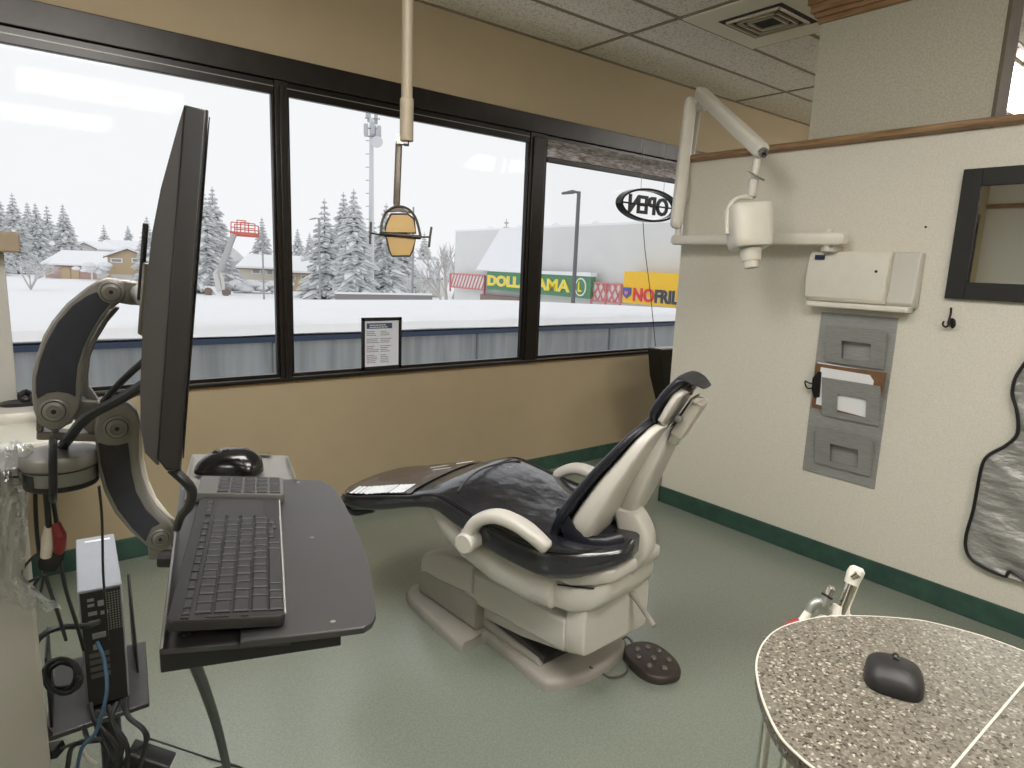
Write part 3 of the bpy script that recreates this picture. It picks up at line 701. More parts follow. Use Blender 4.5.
# white worn print / glare patches of the torn film on the near edge
q = MB(); rnd = random.Random(5)
x = .845
while x > .60:
    w_ = rnd.uniform(.008, .016); zt_ = top_z(x)
    q.prism([T(x, -.198-.012*(x < .78), zt_+.003), T(x-w_, -.199-.012*(x < .78), zt_+.004), T(x-w_-.006, -.155, zt_+.017), T(x-.006, -.155, zt_+.016)], ZZ*.001)
    x -= w_+rnd.uniform(.003, .008)
q.build('torn_film', mat('film_white', srgb(225, 228, 232), .3), dc)
for (a, b_, c_) in ((.66, .02, .05), (.70, .06, .05), (.62, .11, .06)):
    q = MB(); q.prism([T(a, b_, top_z(a)+.0175), T(a-.05, b_+.03, top_z(a-.05)+.0172), T(a-.055, b_+.04, top_z(a-.055)+.0168), T(a-.0, b_+.012, top_z(a)+.0175)], ZZ*.001)
    q.build('film_glint', MATS['film_white'], dc)  # glints on the film, laid on as thin white slivers
# foot end hardware with plastic
q = MB(); q.tube([T(.89, -.17, .425), T(.875, -.165, .405), T(.85, -.16, .40), T(.82, -.15, .41), T(.79, -.14, .42)], .011, 8, smooth=3)
q.build('foot_end_bracket', M_black, dc)
# --- back cushion
bs = [  # (s,z) rear line, fwd thickness, half width
 (.035, .455, .030, .15), (.015, .475, .040, .180), (-.01, .53, .044, .198), (-.04, .60, .042, .203), (-.075, .68, .038, .196), (-.11, .755, .034, .176), (-.135, .805, .030, .153), (-.155, .84, .027, .126), (-.165, .862, .022, .092)]
fo = [.055, .060, .060, .052, .040, .026, .018, .012, .008]
tb = Vector((-.175, 0, .39)).normalized()
nb_s, nb_z = tb.z, -tb.x   # forward normal in (s,z)
def bring(s_, z_, th, hw, t0=0, e=3.2, off=0., n=36):
    cs, cz = s_+nb_s*(th/2+off), z_+nb_z*(th/2+off)
    R = []
    for k in range(n):
        a = 2*PI*k/n; ct, sn = math.cos(a), math.sin(a)
        dt_ = hw*math.copysign(abs(ct)**(2/e), ct); dn = th/2*math.copysign(abs(sn)**(2/e), sn)
        R.append(T(cs+nb_s*dn, t0+dt_, cz+nb_z*dn))
    return R
bso = [a+(o_,) for a, o_ in zip(bs, fo)]
MB().loft([bring(s_, z_, th, hw, off=o_) for s_, z_, th, hw, o_ in dens(bso)]).build('back_cushion', M_leatherside, dc, smooth=60)
for sd in (-1, 1):
    MB().tube([T(s_+nb_s*(o_+th*.25), sd*hw*.97, z_+nb_z*(o_+th*.25)) for s_, z_, th, hw, o_ in dens(bso)[2:-2]], .005, 8).build('cushion_piping', M_pipe, dc)
# rear shell
sh_ = [(.02, .478, .055, .10), (.005, .49, .075, .150), (-.015, .53, .085, .180), (-.045, .60, .078, .188), (-.08, .68, .066, .180), (-.115, .755, .050, .160), (-.14, .81, .040, .138), (-.158, .845, .030, .108), (-.166, .858, .02, .08)]
MB().loft([bring(s_, z_, th, hw, off=-.018, e=5) for s_, z_, th, hw in dens(sh_)]).build('back_shell', M_cream, dc, smooth=60)
# dark wing bolster at seat/back junction
MB().loft([sring(T(s_, t_, z_), U, ZZ, a*K, b_*K, 2.5, 16) for s_, t_, z_, a, b_ in ((.065, -.180, .585, .012, .014), (.045, -.188, .568, .018, .022), (.025, -.185, .53, .022, .026), (-.01, -.172, .505, .026, .026), (-.05, -.15, .508, .028, .024), (-.09, -.12, .52, .02, .02))]).build('lumbar_wing', M_leatherside, dc, smooth=60)
# central spine and link
sp = [(-.045, .54, .05, .05), (-.06, .58, .055, .075), (-.085, .64, .055, .092), (-.115, .71, .05, .095), (-.145, .78, .045, .085), (-.17, .84, .035, .06), (-.178, .86, .025, .04)]
MB().loft([bring(s_, z_, th, hw, t0=.055, off=-th+.012, e=4) for s_, z_, th, hw in dens(sp)]).build('back_spine', M_cream, dc, smooth=60)
lk = [(-.075, .575, .04, .04), (-.09, .55, .045, .042), (-.105, .51, .05, .044), (-.108, .46, .05, .044), (-.095, .42, .042, .04), (-.08, .385, .036, .036)]
MB().loft([sring(T(s_, .0, z_), U, V, a*K, b_*K, 5, 24) for s_, z_, a, b_ in dens(lk)]).build('back_link', M_cream, dc, smooth=60)
# headrest
hr = [(-.165, .842, .028, .055), (-.168, .855, .044, .082), (-.178, .88, .052, .096), (-.198, .922, .050, .10), (-.222, .957, .048, .096), (-.248, .974, .055, .088), (-.268, .968, .05, .074), (-.276, .960, .03, .05)]
hp = []
for i, (s_, z_, th, hw) in enumerate(dens(hr)): hp.append(bring(s_-.010, z_, th*.62, hw, e=2.8, n=28, off=th*.38))
MB().loft(hp).build('headrest_pad', M_leatherside, dc, smooth=60)
MB().loft([bring(s_, z_, .030, hw, off=-.010, e=3.2, n=24) for s_, z_, hw in ((-.17, .850, .05), (-.178, .868, .082), (-.20, .912, .088), (-.215, .942, .078), (-.228, .956, .055))]).build('headrest_shell', M_cream, dc)
MB().loft([bring(s_, z_, .004, hw, off=-.018, e=3, n=20) for s_, z_, hw in ((-.18, .858, .05), (-.228, .942, .05))]).build('headrest_slot', M_black, dc)
MB().loft([bring(s_, z_, .036, .036, off=-.055, e=8, n=20) for s_, z_ in ((-.172, .838), (-.176, .846), (-.220, .934), (-.224, .942))]).build('headrest_mechanism', M_steel if False else mat('mech_ivory', srgb(186, 180, 168), .35, metal=.2), dc, bevel=.003)
MB().tube([T(-.258, .02, .925), T(-.258, -.045, .932)], .008, 12).build('lock_knob', mat('mech_ivory', None), dc)
MB().tube([T(-.225, 0, .94), T(-.232, 0, .965)], .01, 10).build('headrest_post', M_steel, dc)
MB().lathe(T(-.215, -.046, .875), -V, [(.012, 0), (.012, .006), (.006, .008)], 14).build('mechanism_screw', M_steel, dc)
MB().loft([bring(s_, z_, .03, .03, off=-.05, e=4, n=16) for s_, z_ in ((-.165, .815), (-.176, .842))]).build('headrest_bar', M_chrome, dc)
# armrests
def arm(t_, sg):
    pts = [T(.303, t_, .478), T(.300, t_, .51), T(.272, t_, .548), T(.215, t_, .572), T(.15, t_, .565), T(.10, t_, .545), T(.05, t_, .515)]
    pts = spline(pts, 5); n = len(pts); R = []
    for i, p in enumerate(pts):
        tg = (pts[min(i+1, n-1)]-pts[max(i-1, 0)]).normalized(); nn = V.cross(tg).normalized()
        k = i/(n-1); a = .028*(1 if k < .8 else 1-.35*(k-.8)/.2); h = .019 if k > .15 else .024
        if i in (0, n-1): a *= .7; h *= .6
        R.append(sring(p, V, nn, a*K, h*K, 3, 20))
    MB().loft(R).build('armrest', M_cream, dc, smooth=60)
    MB().lathe(T(.303, t_-sg*.04, .478), V*sg, [(.034, .01), (.034, .03), (.032, .060), (.034, .066), (.034, .080), (.029, .086)], 28).build('armrest_hub', M_cream, dc)
arm(-.275, -1); arm(.275, 1)
for sg in (-1, 1): MB().loft([sring(T(.33, sg*t_, .455), U, ZZ, .03*K, .022*K, 4, 16) for t_ in (.16, .25)]).build('armrest_bracket', M_cream, dc)
# foot pedal
pc = AZ(652, 660, .02)
fp = thing('foot_pedal', 'oval dark foot control with raised studs beside the chair base', 'foot control', (pc.x, pc.y, 0))
pa = AZ(636, 643, .03); pbb = AZ(669, 675, .03); ax = (pbb-pa); L_ = ax.length/2; ax.normalize(); ax.z = 0; ax.normalize(); bx_ = ZZ.cross(ax)
pc = (pa+pbb)/2; pc.z = 0
rings = [sring(pc+ZZ*z, ax, bx_, (L_+.010)*k, .084*k, 2.5, 36) for z, k in ((0, .97), (.004, 1), (.022, 1), (.030, .96), (.032, .92))]
M_ped = mat('pedal_brown', srgb(58, 50, 46), .45, var=.08)
MB().loft(rings).build('pedal_body', M_ped, fp, smooth=50)
for i, (a, b_) in enumerate([(-.62, -.25), (-.62, .3), (-.28, .62), (-.2, -.55), (.05, .05), (.3, .62), (.38, -.45), (.68, .05), (-.05, .0)][:8]):
    c_ = pc+ax*a*L_+bx_*b_*.082+ZZ*.031
    MB().lathe(c_, ZZ, [(.011, 0), (.011, .004), (.007, .009), (.002, .010)], 12).build('stud', mat('stud_grey', srgb(104, 96, 90), .35), fp)
pts = [pa+Vector((-.005, .0, -.01)), AZ(627, 637, .04), AZ(621, 643, .03), AZ(625, 655, .012), AZ(628, 668, .006), AZ(622, 675, .006), AZ(610, 677, .005), AZ(600, 672, .006), AZ(590, 667, .045)]
MB().tube(pts, .0042, 8, smooth=5).build('pedal_cord', mat('cord_grey', srgb(90, 84, 76), .5), fp)
# ================================================================== PENINSULA COUNTER (right foreground)
ZC = CZ-.48
def cz(x, y): return AZ(x, y, ZC)
ys_ = cz(1024, 682).y; xs_ = cz(950, 768).x
seam = (cz(1024, 682).y+cz(950, 768).y)/2
outl = [(748, 900), (0, 0)]
lp = [cz(x, y) for x, y in [(815, 768), (800, 756), (780, 735), (766, 707), (758, 680), (757, 660), (764, 642), (778, 629), (800, 621), (830, 616), (870, 616), (905, 618.5), (930, 622), (980, 635), (1024, 651)]]
lp = spline(lp, 4)
pth = [Vector((lp[0].x-.02, seam, ZC))]+lp+[Vector((lp[-1].x+.06, lp[-1].y-.1, ZC)), Vector((lp[-1].x+.08, seam, ZC))]
ct = thing('peninsula_counter', 'rounded speckled laminate counter end in the right foreground with the mouse on it', 'counter', (.8, .3, ZC-.03))
MB().prism([p+Vector((0, 0, -.018)) for p in pth], (0, 0, .018)).build('worktop', M_counter, ct, smooth=0)
ed = [p+Vector((0, 0, -.0012)) for p in lp]
MB().tube(ed, .0016, 6).build('edge_band', M_edge, ct)
lg = thing('counter_support', 'chromed tube frame standing under the rounded speckled counter end', 'support frame', (cz(765, 740).x+.02, cz(765, 740).y, 0))
for (xa_, ya_, xb_, yb_) in ((768, 712, 757, 768), (788, 742, 784, 775)):
    t0 = AD(xa_, ya_, .86); t1 = AD(xb_, yb_, .90)
    dr = Vector((0, 0, -1)); 
    MB().tube([Vector((t0.x, t0.y, ZC-.03)), Vector((t0.x, t0.y, .0))], .0075, 12).build('leg', M_chrome, lg)
q = MB(); q.tube([Vector((AD(768, 712, .86).x, AD(768, 712, .86).y, ZC-.04)), Vector((AD(788, 742, .86).x, AD(788, 742, .86).y, ZC-.04))], .006, 8); q.build('cross_tube', M_chrome, lg)
ct2 = MB().bb(xs_-.35, lp[-1].x+.12, seam-.55, seam-.0025, ZC-.03, ZC+.0005).build('worktop', M_counter, bevel=.001)
tag(ct2, 'straight speckled worktop section behind the light seam in the bottom right corner', 'worktop')
tag(MB().bb(lp[0].x-.02, lp[-1].x+.08, seam-.0025, seam, ZC-.028, ZC+.0008).build('seam_strip', M_edge), 'thin light joint strip between the two speckled worktop sections', 'joint strip')
cab = MB().bb(xs_-.3, lp[-1].x+.10, seam-.5, seam-.06, 0.0, ZC-.03).build('base_cabinet', M_white, bevel=.003)
tag(cab, 'white base cabinet hidden under the speckled worktop', 'cabinet')
# computer mouse generic
def mouse(name, label, c, ax, L_, W_, H_, group=None, body=None, wheel=True, asym=0.):
    ax = ax.normalized(); bx = ZZ.cross(ax)
    o = thing(name, label, 'computer mouse', c, 0, group)
    R = []
    prof = [(-.50, .30, .25), (-.47, .62, .5), (-.40, .82, .75), (-.25, .97, .95), (-.05, 1., 1.), (.15, .98, .93), (.32, .93, .76), (.44, .80, .55), (.49, .60, .36), (.50, .3, .2)]
    for s_, w_, h_ in dens(prof, 3):
        ring = []
        for k in range(24):
            a = PI*2*k/24; x_ = math.cos(a); z_ = math.sin(a)
            if z_ < 0: ring.append(c+ax*L_*s_+bx*(W_/2*w_*math.copysign(abs(x_)**.5, x_)*.96)+ZZ*.001)
            else: ring.append(c+ax*L_*s_+bx*(W_/2*w_*math.copysign(abs(x_)**.7, x_))+ZZ*(.001+H_*h_*(z_**.75)*(1+asym*x_)))
        R.append(ring)
    MB().loft(R).build('body', body or M_blackg, o, smooth=50)
    MB().lathe(c+ax*L_*.20+ZZ*(H_*.86-.004)-bx*.0035, bx, [(.008, 0), (.0095, .002), (.0095, .005), (.008, .007)], 16).build('scroll_wheel', M_black, o)
    MB().loft([sring(c+ax*L_*s_+ZZ*(H_*h_), bx, ZZ, .0042, .0025, 3, 10) for s_, h_ in ((.02, .985), (.09, .965))]).build('dpi_button', M_black, o)
    return o
mc = cz(893, 678); 
ma = cz(880, 700)-cz(884, 655); ma = cz(886, 655)-cz(896, 704)
mouse('computer_mouse', 'squat black wireless mouse lying on the speckled counter', Vector((cz(893, 681).x, cz(893, 681).y, ZC)), (cz(892, 655)-cz(894, 703))*1., .078, .064, .027, body=mat('mouse_black', srgb(30, 27, 28), .5, var=.05))
# suction holder beyond the counter
sh0 = thing('suction_holder', 'chrome and white suction handpieces on a holder behind the counter end', 'suction unit', (AD(840, 600, 1.35).x, AD(840, 600, 1.35).y, AD(840, 612, 1.35).z-.08))
DS = 1.32
def sd_(x, y, o=0.): return AD(x, y, DS+o)
k1 = DS/FPX
MB().tube([sd_(839, 615), sd_(845, 600), sd_(852, 582)], [5*k1, 5.2*k1, 6*k1], 16).build('suction_handle', M_chrome, sh0)
MB().tube([sd_(851, 584), sd_(855, 574), sd_(857.5, 569.5), sd_(858.5, 567)], [6.6*k1, 7.8*k1, 7.4*k1, 4.5*k1], 18).build('suction_head', M_creamw, sh0)
MB().tube([sd_(852, 578, -.008), sd_(858, 574, -.012)], [3*k1, 4*k1], 12).build('suction_valve', M_chrome, sh0)
MB().tube([sd_(846, 612, .02), sd_(852, 597, .02), sd_(857, 584, .02)], 2.2*k1, 10).build('side_tube', M_creamw, sh0)
MB().tube([sd_(835, 616), sd_(838, 605)], [6.5*k1, 5*k1], 14).build('holder_cup', M_creamw, sh0)
MB().tube([sd_(846, 617, .01), sd_(846, 606, .01)], [4*k1, 3.5*k1], 12).build('holder_cup', M_creamw, sh0)
M_satin = mat('satin_metal', srgb(150, 152, 145), .4, metal=.6)
MB().tube([sd_(809, 612), sd_(812, 606), sd_(818, 602), sd_(822, 606), sd_(828, 613)], 4.6*k1, 14, smooth=5).build('elbow_pipe', M_satin, sh0)
MB().tube([sd_(823, 606), sd_(827, 597)], 5.5*k1, 14).build('valve_body', M_satin, sh0)
MB().tube([sd_(826.5, 597), sd_(827.5, 595.2)], 5.8*k1, 14).build('valve_ring', M_black, sh0)
MB().tube([sd_(828, 595), sd_(831, 588), sd_(832, 586)], [3.8*k1, 4.4*k1, 2.6*k1], 12).build('valve_knob', M_chrome, sh0)
MB().tube([sd_(809, 611), sd_(803, 620), sd_(798, 624)], 4*k1, 14).build('white_sleeve', M_creamw, sh0)
MB().tube([sd_(799, 621), sd_(791, 624), sd_(787, 627)], 3.6*k1, 12).build('red_sleeve', M_red, sh0)
MB().tube([sd_(800, 622.5), sd_(790, 627), sd_(786, 630), sd_(780, 640)], 3.4*k1, 12).build('white_hose', M_creamw, sh0)
MB().tube([sd_(766, 637, -.1), sd_(766.3, 640, -.1), sd_(767, 650, -.1)], [2.6*k1, 3*k1, 2.2*k1], 12).build('air_tip', M_chrome, sh0)
ap_ = sd_(838, 618); 
MB().tube([sd_(780, 648, -.04), sd_(800, 632, .0), sd_(826, 619, .0), sd_(850, 620, .01)], .012, 10).build('holder_bar', M_creamw, sh0)
MB().tube([sd_(838, 622), Vector((sd_(838, 622).x, sd_(838, 622).y, .02))], .014, 12).build('holder_post', M_creamw, sh0)
MB().lathe((sd_(838, 622).x, sd_(838, 622).y, 0), ZZ, [(.14, 0), (.14, .012), (.02, .03)], 28).build('holder_foot', M_creamw, sh0)
# ================================================================== LEFT WORKSTATION
def mk_plane(px, py, D, az):
    """vertical plane through a point at distance D with horizontal normal az"""
    P = AD(px, py, D); N = Vector((math.sin(az), math.cos(az), 0))
    def g(x, y, o=0.):
        d = ray(x, y); t = ((P-C0).dot(N)+o)/d.dot(N); return C0+d*t
    return g, N
# half-height panel on the left
pz = 1.065
hp_ = thing('low_partition', 'white waist-high panel at the left edge with plastic film over its corner', 'panel', (-.4, 1.30, 0))
xe = AY(37, 620, 1.30).x
MB().bb(-1.2, xe, 1.30, 1.345, 0, pz).build('panel', mat('panel_grey', srgb(158, 156, 147), .7, bump=.2, bscale=120), hp_, bevel=.006)
MB().bb(-1.2, xe-.01, 1.292, 1.353, pz, pz+.012).build('top_cap', M_white, hp_, bevel=.004)
MB().bb(-1.2, xe+.002, 1.296, 1.30, 0, .10).build('kick_strip', M_grn, hp_)
# back shelf desk
yd0, yd1 = 2.35, WY-.04
zd = AY(60, 420, 2.7).z
xd = AY(97, 395, yd1-.15).x
dk = thing('corner_desk', 'white desk shelf under the left window holding phone and printer', 'desk', (-.4, 2.8, 0))
MB().bb(-1.3, .30, 2.62, yd1, .73, .765).build('desk_top', M_white, dk, bevel=.006)
MB().bb(-1.25, -.03, 2.66, yd1-.02, 0, .73).build('desk_side', M_white, dk, bevel=.003)
# phone on desk
ph_p = AZ(12, 408, .80)
ph = thing('desk_telephone', 'cream desk telephone base with round black pad on the white shelf', 'telephone', (ph_p.x, ph_p.y, .765))
MB().loft([sring(Vector((ph_p.x, ph_p.y, z)), Vector((1, 0, 0)), Vector((0, 1, 0)), .17*k, .13*k, 3, 28) for z, k in ((.765, .96), (.775, 1), (.795, 1), (.803, .96))]).build('base', M_cream, ph)
q_ = AZ(22, 404, .805)
MB().loft([sring(Vector((q_.x, q_.y, z)), Vector((1, 0, 0)), Vector((0, 1, 0)), .07*k, .05*k, 2.3, 24) for z, k in ((.803, 1), (.812, 1), (.816, .9))]).build('round_pad', M_black, ph)
MB().tube([AZ(20, 396, .82), AZ(26, 392, .85), AZ(31, 396, .82)], .012, 10, smooth=4).build('curled_cord', M_black, ph)
# printer-like box
pr = thing('white_printer', 'white box-shaped printer with dark side on the shelf behind the monitor arm', 'printer', (.2, 2.85, .765))
pp_ = [AY(62, 400, 2.78), AY(83, 400, 2.78)]
MB().bb(AY(40, 395, 2.85).x, AY(88, 395, 2.85).x, 2.72, 3.05, .767, .90).build('body', M_white, pr, bevel=.015, seg=3)
MB().bb(AY(88, 395, 2.85).x, AY(88, 395, 2.85).x+.004, 2.74, 3.03, .79, .87).build('side_panel', M_darkgrey, pr, bevel=.002)
MB().bb(AY(50, 395, 2.85).x, AY(85, 395, 2.85).x, 2.76, 3.0, .90, .915).build('lid', M_white, pr, bevel=.008)
# post and cap by the left jamb
xpst = AY(16, 380, 3.18).x
pst = thing('wing_panel', 'white upright end panel with a beige wooden cap beside the left window jamb', 'panel', (xpst-.3, 3.19, .765))
q = MB(); q.prism([Vector((AY(4, 262, 3.16).x, 3.16, AY(4, 262, 3.16).z)), Vector((xpst, 3.16, .766)), Vector((xpst-.6, 3.16, .766)), Vector((xpst-.6, 3.16, AY(4, 262, 3.16).z))], (0, .04, 0))
zt_ = AY(0, 252, 3.16).z
q = MB().bb(xpst-.6, xpst+.0, 3.16, 3.20, .766, zt_); q.build('board', mat('wing_grey', srgb(170, 168, 162), .6), pst, bevel=.003)
xc_ = AY(20, 243, 3.1).x
MB().bb(xpst-.6, xc_, 3.08, 3.22, zt_, zt_+.075).build('cap_rail', mat('cap_beige', srgb(150, 134, 112), .5, var=.08), pst, bevel=.008)
# ---------------- monitor arm stand
g, N = mk_plane(60, 468, 1.0, math.radians(8))
ms = thing('monitor_arm', 'grey metal double swing arm with black inlays holding monitor and keyboard tray', 'monitor arm', Vector(AD(60, 490, 1.0)))
cc_ = AD(61, 470, 1.0); k1 = 1.0/FPX; zb1 = AD(60, 492, 1.0-.047).z; zt1 = AD(61, 448, 1.0).z
R0 = 31.5*k1
MB().lathe((cc_.x, cc_.y, zb1), ZZ, [(R0*.96, 0), (R0, .004), (R0, zt1-zb1-.026)], 40).build('mount_cylinder', M_steel, ms)
MB().lathe((cc_.x, cc_.y, zb1-.006), ZZ, [(R0*.98, 0), (R0*1.01, .002), (R0*1.01, .008)], 40).build('mount_foot_ring', M_black, ms)
MB().lathe((cc_.x, cc_.y, zt1-.024), ZZ, [(R0*1.02, 0), (R0*1.07, .003), (R0*1.07, .017), (R0*1.02, .021), (R0*.6, .022)], 40).build('mount_collar', M_steel, ms)
MB().lathe((cc_.x, cc_.y, zt1-.028), ZZ, [(R0*.98, 0), (R0*1.01, .002), (R0*1.01, .005)], 40).build('mount_gap_ring', M_black, ms)
q = MB(); rg = []
for z in (zb1+.002, zt1-.03):
    pass
ang0 = math.atan2(-(cc_.y), -(cc_.x))
arc = [cc_+Vector((math.cos(a), math.sin(a), 0))*R0*1.015 for a in [ang0-1.5+.09*k for k in range(9)]]
q.loft([[Vector((p.x, p.y, zb1)), Vector((p.x, p.y, zt1-.028)), Vector((p.x*1.0, p.y-.0005, zt1-.028)), Vector((p.x, p.y-.0005, zb1))] for p in arc]); q.build('side_shroud', M_black, ms)
MB().bb(xe-.03, cc_.x, cc_.y+.0, cc_.y+.05, zb1+.01, zt1-.03).build('wall_bracket', M_steel, ms, bevel=.003)
MB().bb(xe-.05, xe-.004, cc_.y+.0, 1.298, zb1, zt1-.02).build('bracket_plate', M_steel, ms, bevel=.003)
# bridge block with two lightening holes
def gp(l, o=0.): return [g(x, y, o) for x, y in l]
off = N*.030
q = MB()
q.prism(gp([(36, 432), (98, 434), (98, 442), (36, 440)]), off); q.prism(gp([(36, 408), (46, 420), (42, 432), (36, 432)]), off)
q.prism(gp([(52, 418), (60, 420), (58, 433), (51, 433)]), off); q.prism(gp([(72, 412), (80, 404), (98, 408), (98, 434), (90, 434), (80, 426), (74, 420)]), off)
q.prism(gp([(36, 405), (40, 402), (80, 400), (98, 402), (98, 416), (72, 418), (52, 421), (44, 421)]), off)
q.build('bridge_block', M_steel, ms, bevel=.002)
MB().lathe(g(101, 404, .012), ZZ, [(.012, 0), (.012, .003), (.006, .006)], 18).build('bridge_bolt', M_chrome, ms)
q = MB().prism(gp([(80, 402), (110, 398), (122, 400), (132, 406), (132, 420), (100, 420)], .015), N*.02); q.build('bridge_top', M_steel, ms, bevel=.003)
# upper arm
up = [(31.5, 391), (32, 372), (36.5, 355), (43, 336), (52, 321), (66, 304), (86, 288), (97, 281), (106, 278), (116, 278.5), (123, 283), (126, 291), (124, 300), (117, 305), (110, 310), (99.6, 324.6), (90, 341), (84, 358), (82.5, 375), (82.5, 393), (80, 408), (72, 423), (60, 430), (49, 431), (38, 424), (33, 410)]
MB().prism(gp(up, -.022), N*.034).build('upper_arm', M_steel, ms, bevel=.004, seg=3)
inl = [(96, 292), (103, 296), (109, 304.5), (101, 315), (91, 331), (83, 348), (77.5, 366), (75.5, 385), (75.5, 397), (69, 393.5), (58, 391.5), (47, 393), (37.5, 399), (35.8, 393), (36, 378), (40, 360), (47, 341), (58, 322), (72, 306), (86, 296)]
MB().prism(gp(inl, -.0245), N*.004).build('upper_inlay', M_darkgrey, ms, bevel=.001)
up2 = [(74, 395), (78, 375), (84, 352), (93, 336), (104, 318), (114, 306), (120, 308), (108, 322), (97, 340), (90, 358), (88, 378), (89, 398)]
MB().prism(gp(up2, .014), N*.02).build('upper_arm_rear_rail', M_steel, ms, bevel=.002)
MB().prism(gp([(84, 402), (88, 385), (98, 400), (96, 408)], .015), N*.02).build('rear_lug', M_steel, ms, bevel=.002)
def hub(x, y, r, o=-.0235, nm='arm_pivot'):
    c_ = g(x, y, o); q = MB()
    MB().lathe(c_, -N, [(r, 0), (r, .003), (r*.86, .004), (r*.86, .0025)], 26).build(nm, M_chrome if False else M_steel, ms)
    MB().lathe(c_-N*.0012, -N, [(r*.82, 0), (r*.82, .0016)], 26).build('pivot_gap', M_black, ms)
    MB().lathe(c_-N*.002, -N, [(r*.76, 0), (r*.76, .0035), (r*.5, .005), (r*.5, .003), (r*.3, .003), (r*.3, .005)], 26).build('pivot_cap', M_steel, ms)
    MB().lathe(c_-N*.006, -N, [(r*.2, 0), (r*.18, .002)], 12).build('pivot_socket', M_black, ms)
hub(54, 411, .0185); hub(111, 292, .0165); hub(117, 428, .0185)
# head link to the monitor
MB().prism(gp([(112, 279), (128, 280), (147, 283), (147, 306), (130, 305), (118, 303)], -.010), N*.03).build('head_link', M_steel, ms, bevel=.004)
# lower arm
lo = [(94, 428), (96, 415), (104, 405), (116, 401), (128, 403), (137, 411), (140, 423), (139, 440), (139, 460), (142, 478), (149, 498), (158, 512), (168, 522), (174, 530), (175, 542), (168, 550), (158, 552), (146, 546), (130, 532), (115, 514), (104, 492), (98, 470), (96, 450)]
MB().prism(gp(lo, -.022), N*.034).build('lower_arm', M_steel, ms, bevel=.004, seg=3)
il = [(98, 443), (107, 446), (118, 446), (128, 443), (129.5, 455), (131, 472), (136, 492), (146, 510), (160, 524), (152, 528), (148, 536), (146, 542), (132, 528), (118, 510), (107, 488), (101, 466)]
MB().prism(gp(il, -.0245), N*.004).build('lower_inlay', M_darkgrey, ms, bevel=.001)
rr = [(136, 408), (141, 420), (143, 440), (144, 460), (149, 482), (157, 500), (168, 514), (178, 523), (180, 534), (172, 536), (160, 522), (150, 508), (142, 488), (138, 465), (137, 440)]
MB().prism(gp(rr, .014), N*.014).build('lower_arm_rear_rail', M_creamw, ms, bevel=.002)
hub(160, 538, .0155)
MB().prism(gp([(148, 550), (172, 550), (174, 560), (149, 560)], -.015), N*.04).build('tray_bracket', M_steel, ms, bevel=.002)
# black strap down the cylinder, wires below
MB().tube([g(53, 441, -.004), AD(53, 447, .945), AD(53, 470, .948), AD(53, 492, .95), AD(53, 500, .97)], .0055, 8, smooth=4).build('cable_strap', M_rubber, ms)
# ---------------- monitor
P1 = AD(209, 108, .60); P0 = AD(181, 472, .60)
upv = (P1-P0); MH = upv.length; upv.normalize()
azm = math.radians(12.6); dv = Vector((math.sin(azm), math.cos(azm), 0)); dv = (dv-upv*dv.dot(upv)).normalized(); nv = dv.cross(upv).normalized()   # screen normal (to the right)
if nv.x < 0: nv = -nv
MWD = .53
mo = thing('computer_monitor', 'large black flat monitor seen edge-on, facing right above the keyboard', 'monitor', P0+dv*MWD/2)
def mp(a, b_, c_): return P0+dv*a+upv*b_+nv*c_      # along width, height, out of the screen
k1 = .60/FPX
# front slab
slab = MB(); T0 = 22*k1
R = []
for a in (0, .006, MWD-.006, MWD):
    e = .002 if a in (0, MWD) else 0
    R.append([mp(a, -.0+e, -e), mp(a, MH-e, -e), mp(a, MH-e, -T0), mp(a, .012, -T0), mp(a, 0+e, -T0*.6)])
slab.loft(R).build('bezel', M_black, mo, bevel=.0015)
# curved back
R = []
prof = [(.018, .0), (.05, .010), (.12, .015), (.22, .0175), (.36, .019), (.5, .019), (.64, .0175), (.76, .0135), (.86, .008), (.94, .0035), (.995, .0)]
for a, k in ((0.002, 1), (.02, 1.03), (.12, 1.25), (.2, 1.35), (.33, 1.35), (.41, 1.25), (.51, 1.03), (.528, 1)):
    R.append([mp(a, MH*h, -T0-w*k) for h, w in prof]+[mp(a, MH*.995, -T0+.002), mp(a, MH*.018, -T0+.002)])
MB().loft(R).build('back_shell', mat('monitor_back', srgb(50, 49, 49), .4, var=.05), mo, smooth=50)
MB().prism([mp(.006, .012, .0005), mp(MWD-.006, .012, .0005), mp(MWD-.006, MH-.006, .0005), mp(.006, MH-.006, .0005)], nv*.001).build('screen', mat('screen_off', srgb(10, 10, 12), .12), mo)
vc = mp(MWD*.40, MH*.50, -T0-.020)
MB().box(vc-nv*.006, (.012, .08, .08), Matrix((nv, dv, upv)).transposed()).build('mount_plate', M_steel, ms, bevel=.002)
hl = g(140, 293, .0)
MB().tube([hl, hl*.5+vc*.5, vc], .014, 12).build('tilt_joint', M_steel, ms)
# hinge sliver seen behind the bulge
MB().box(vc-nv*.014+upv*.045, (.006, .012, .09), Matrix((nv, dv, upv)).transposed()).build('quick_release', M_black, ms, bevel=.002)
MB().tube([P0+dv*.02-nv*.008, AD(188, 484, .62), AD(192, 494, .64), AD(189, 506, .68), AD(181, 516, .74), AD(177, 528, .80)], .0048, 10, smooth=5).build('monitor_cable', M_rubber, mo)
cbl = thing('arm_cables', 'pair of thick black cables looping from the arm bridge to the monitor back', 'cable', g(80, 430))
MB().tube([AD(150, 358, .85), AD(143, 362, .9), AD(120, 383, .92), AD(103, 402, .93)], .0048, 10, smooth=4).build('cable', M_rubber, cbl)
MB().tube([AD(152, 378, .82), AD(143, 385, .86), AD(122, 398, .90), AD(95, 412, .92), AD(80, 424, .93), AD(70, 437, .95), AD(66, 442, .98), AD(62, 446, 1.02)], .0072, 10, smooth=4).build('cable', M_rubber, cbl)
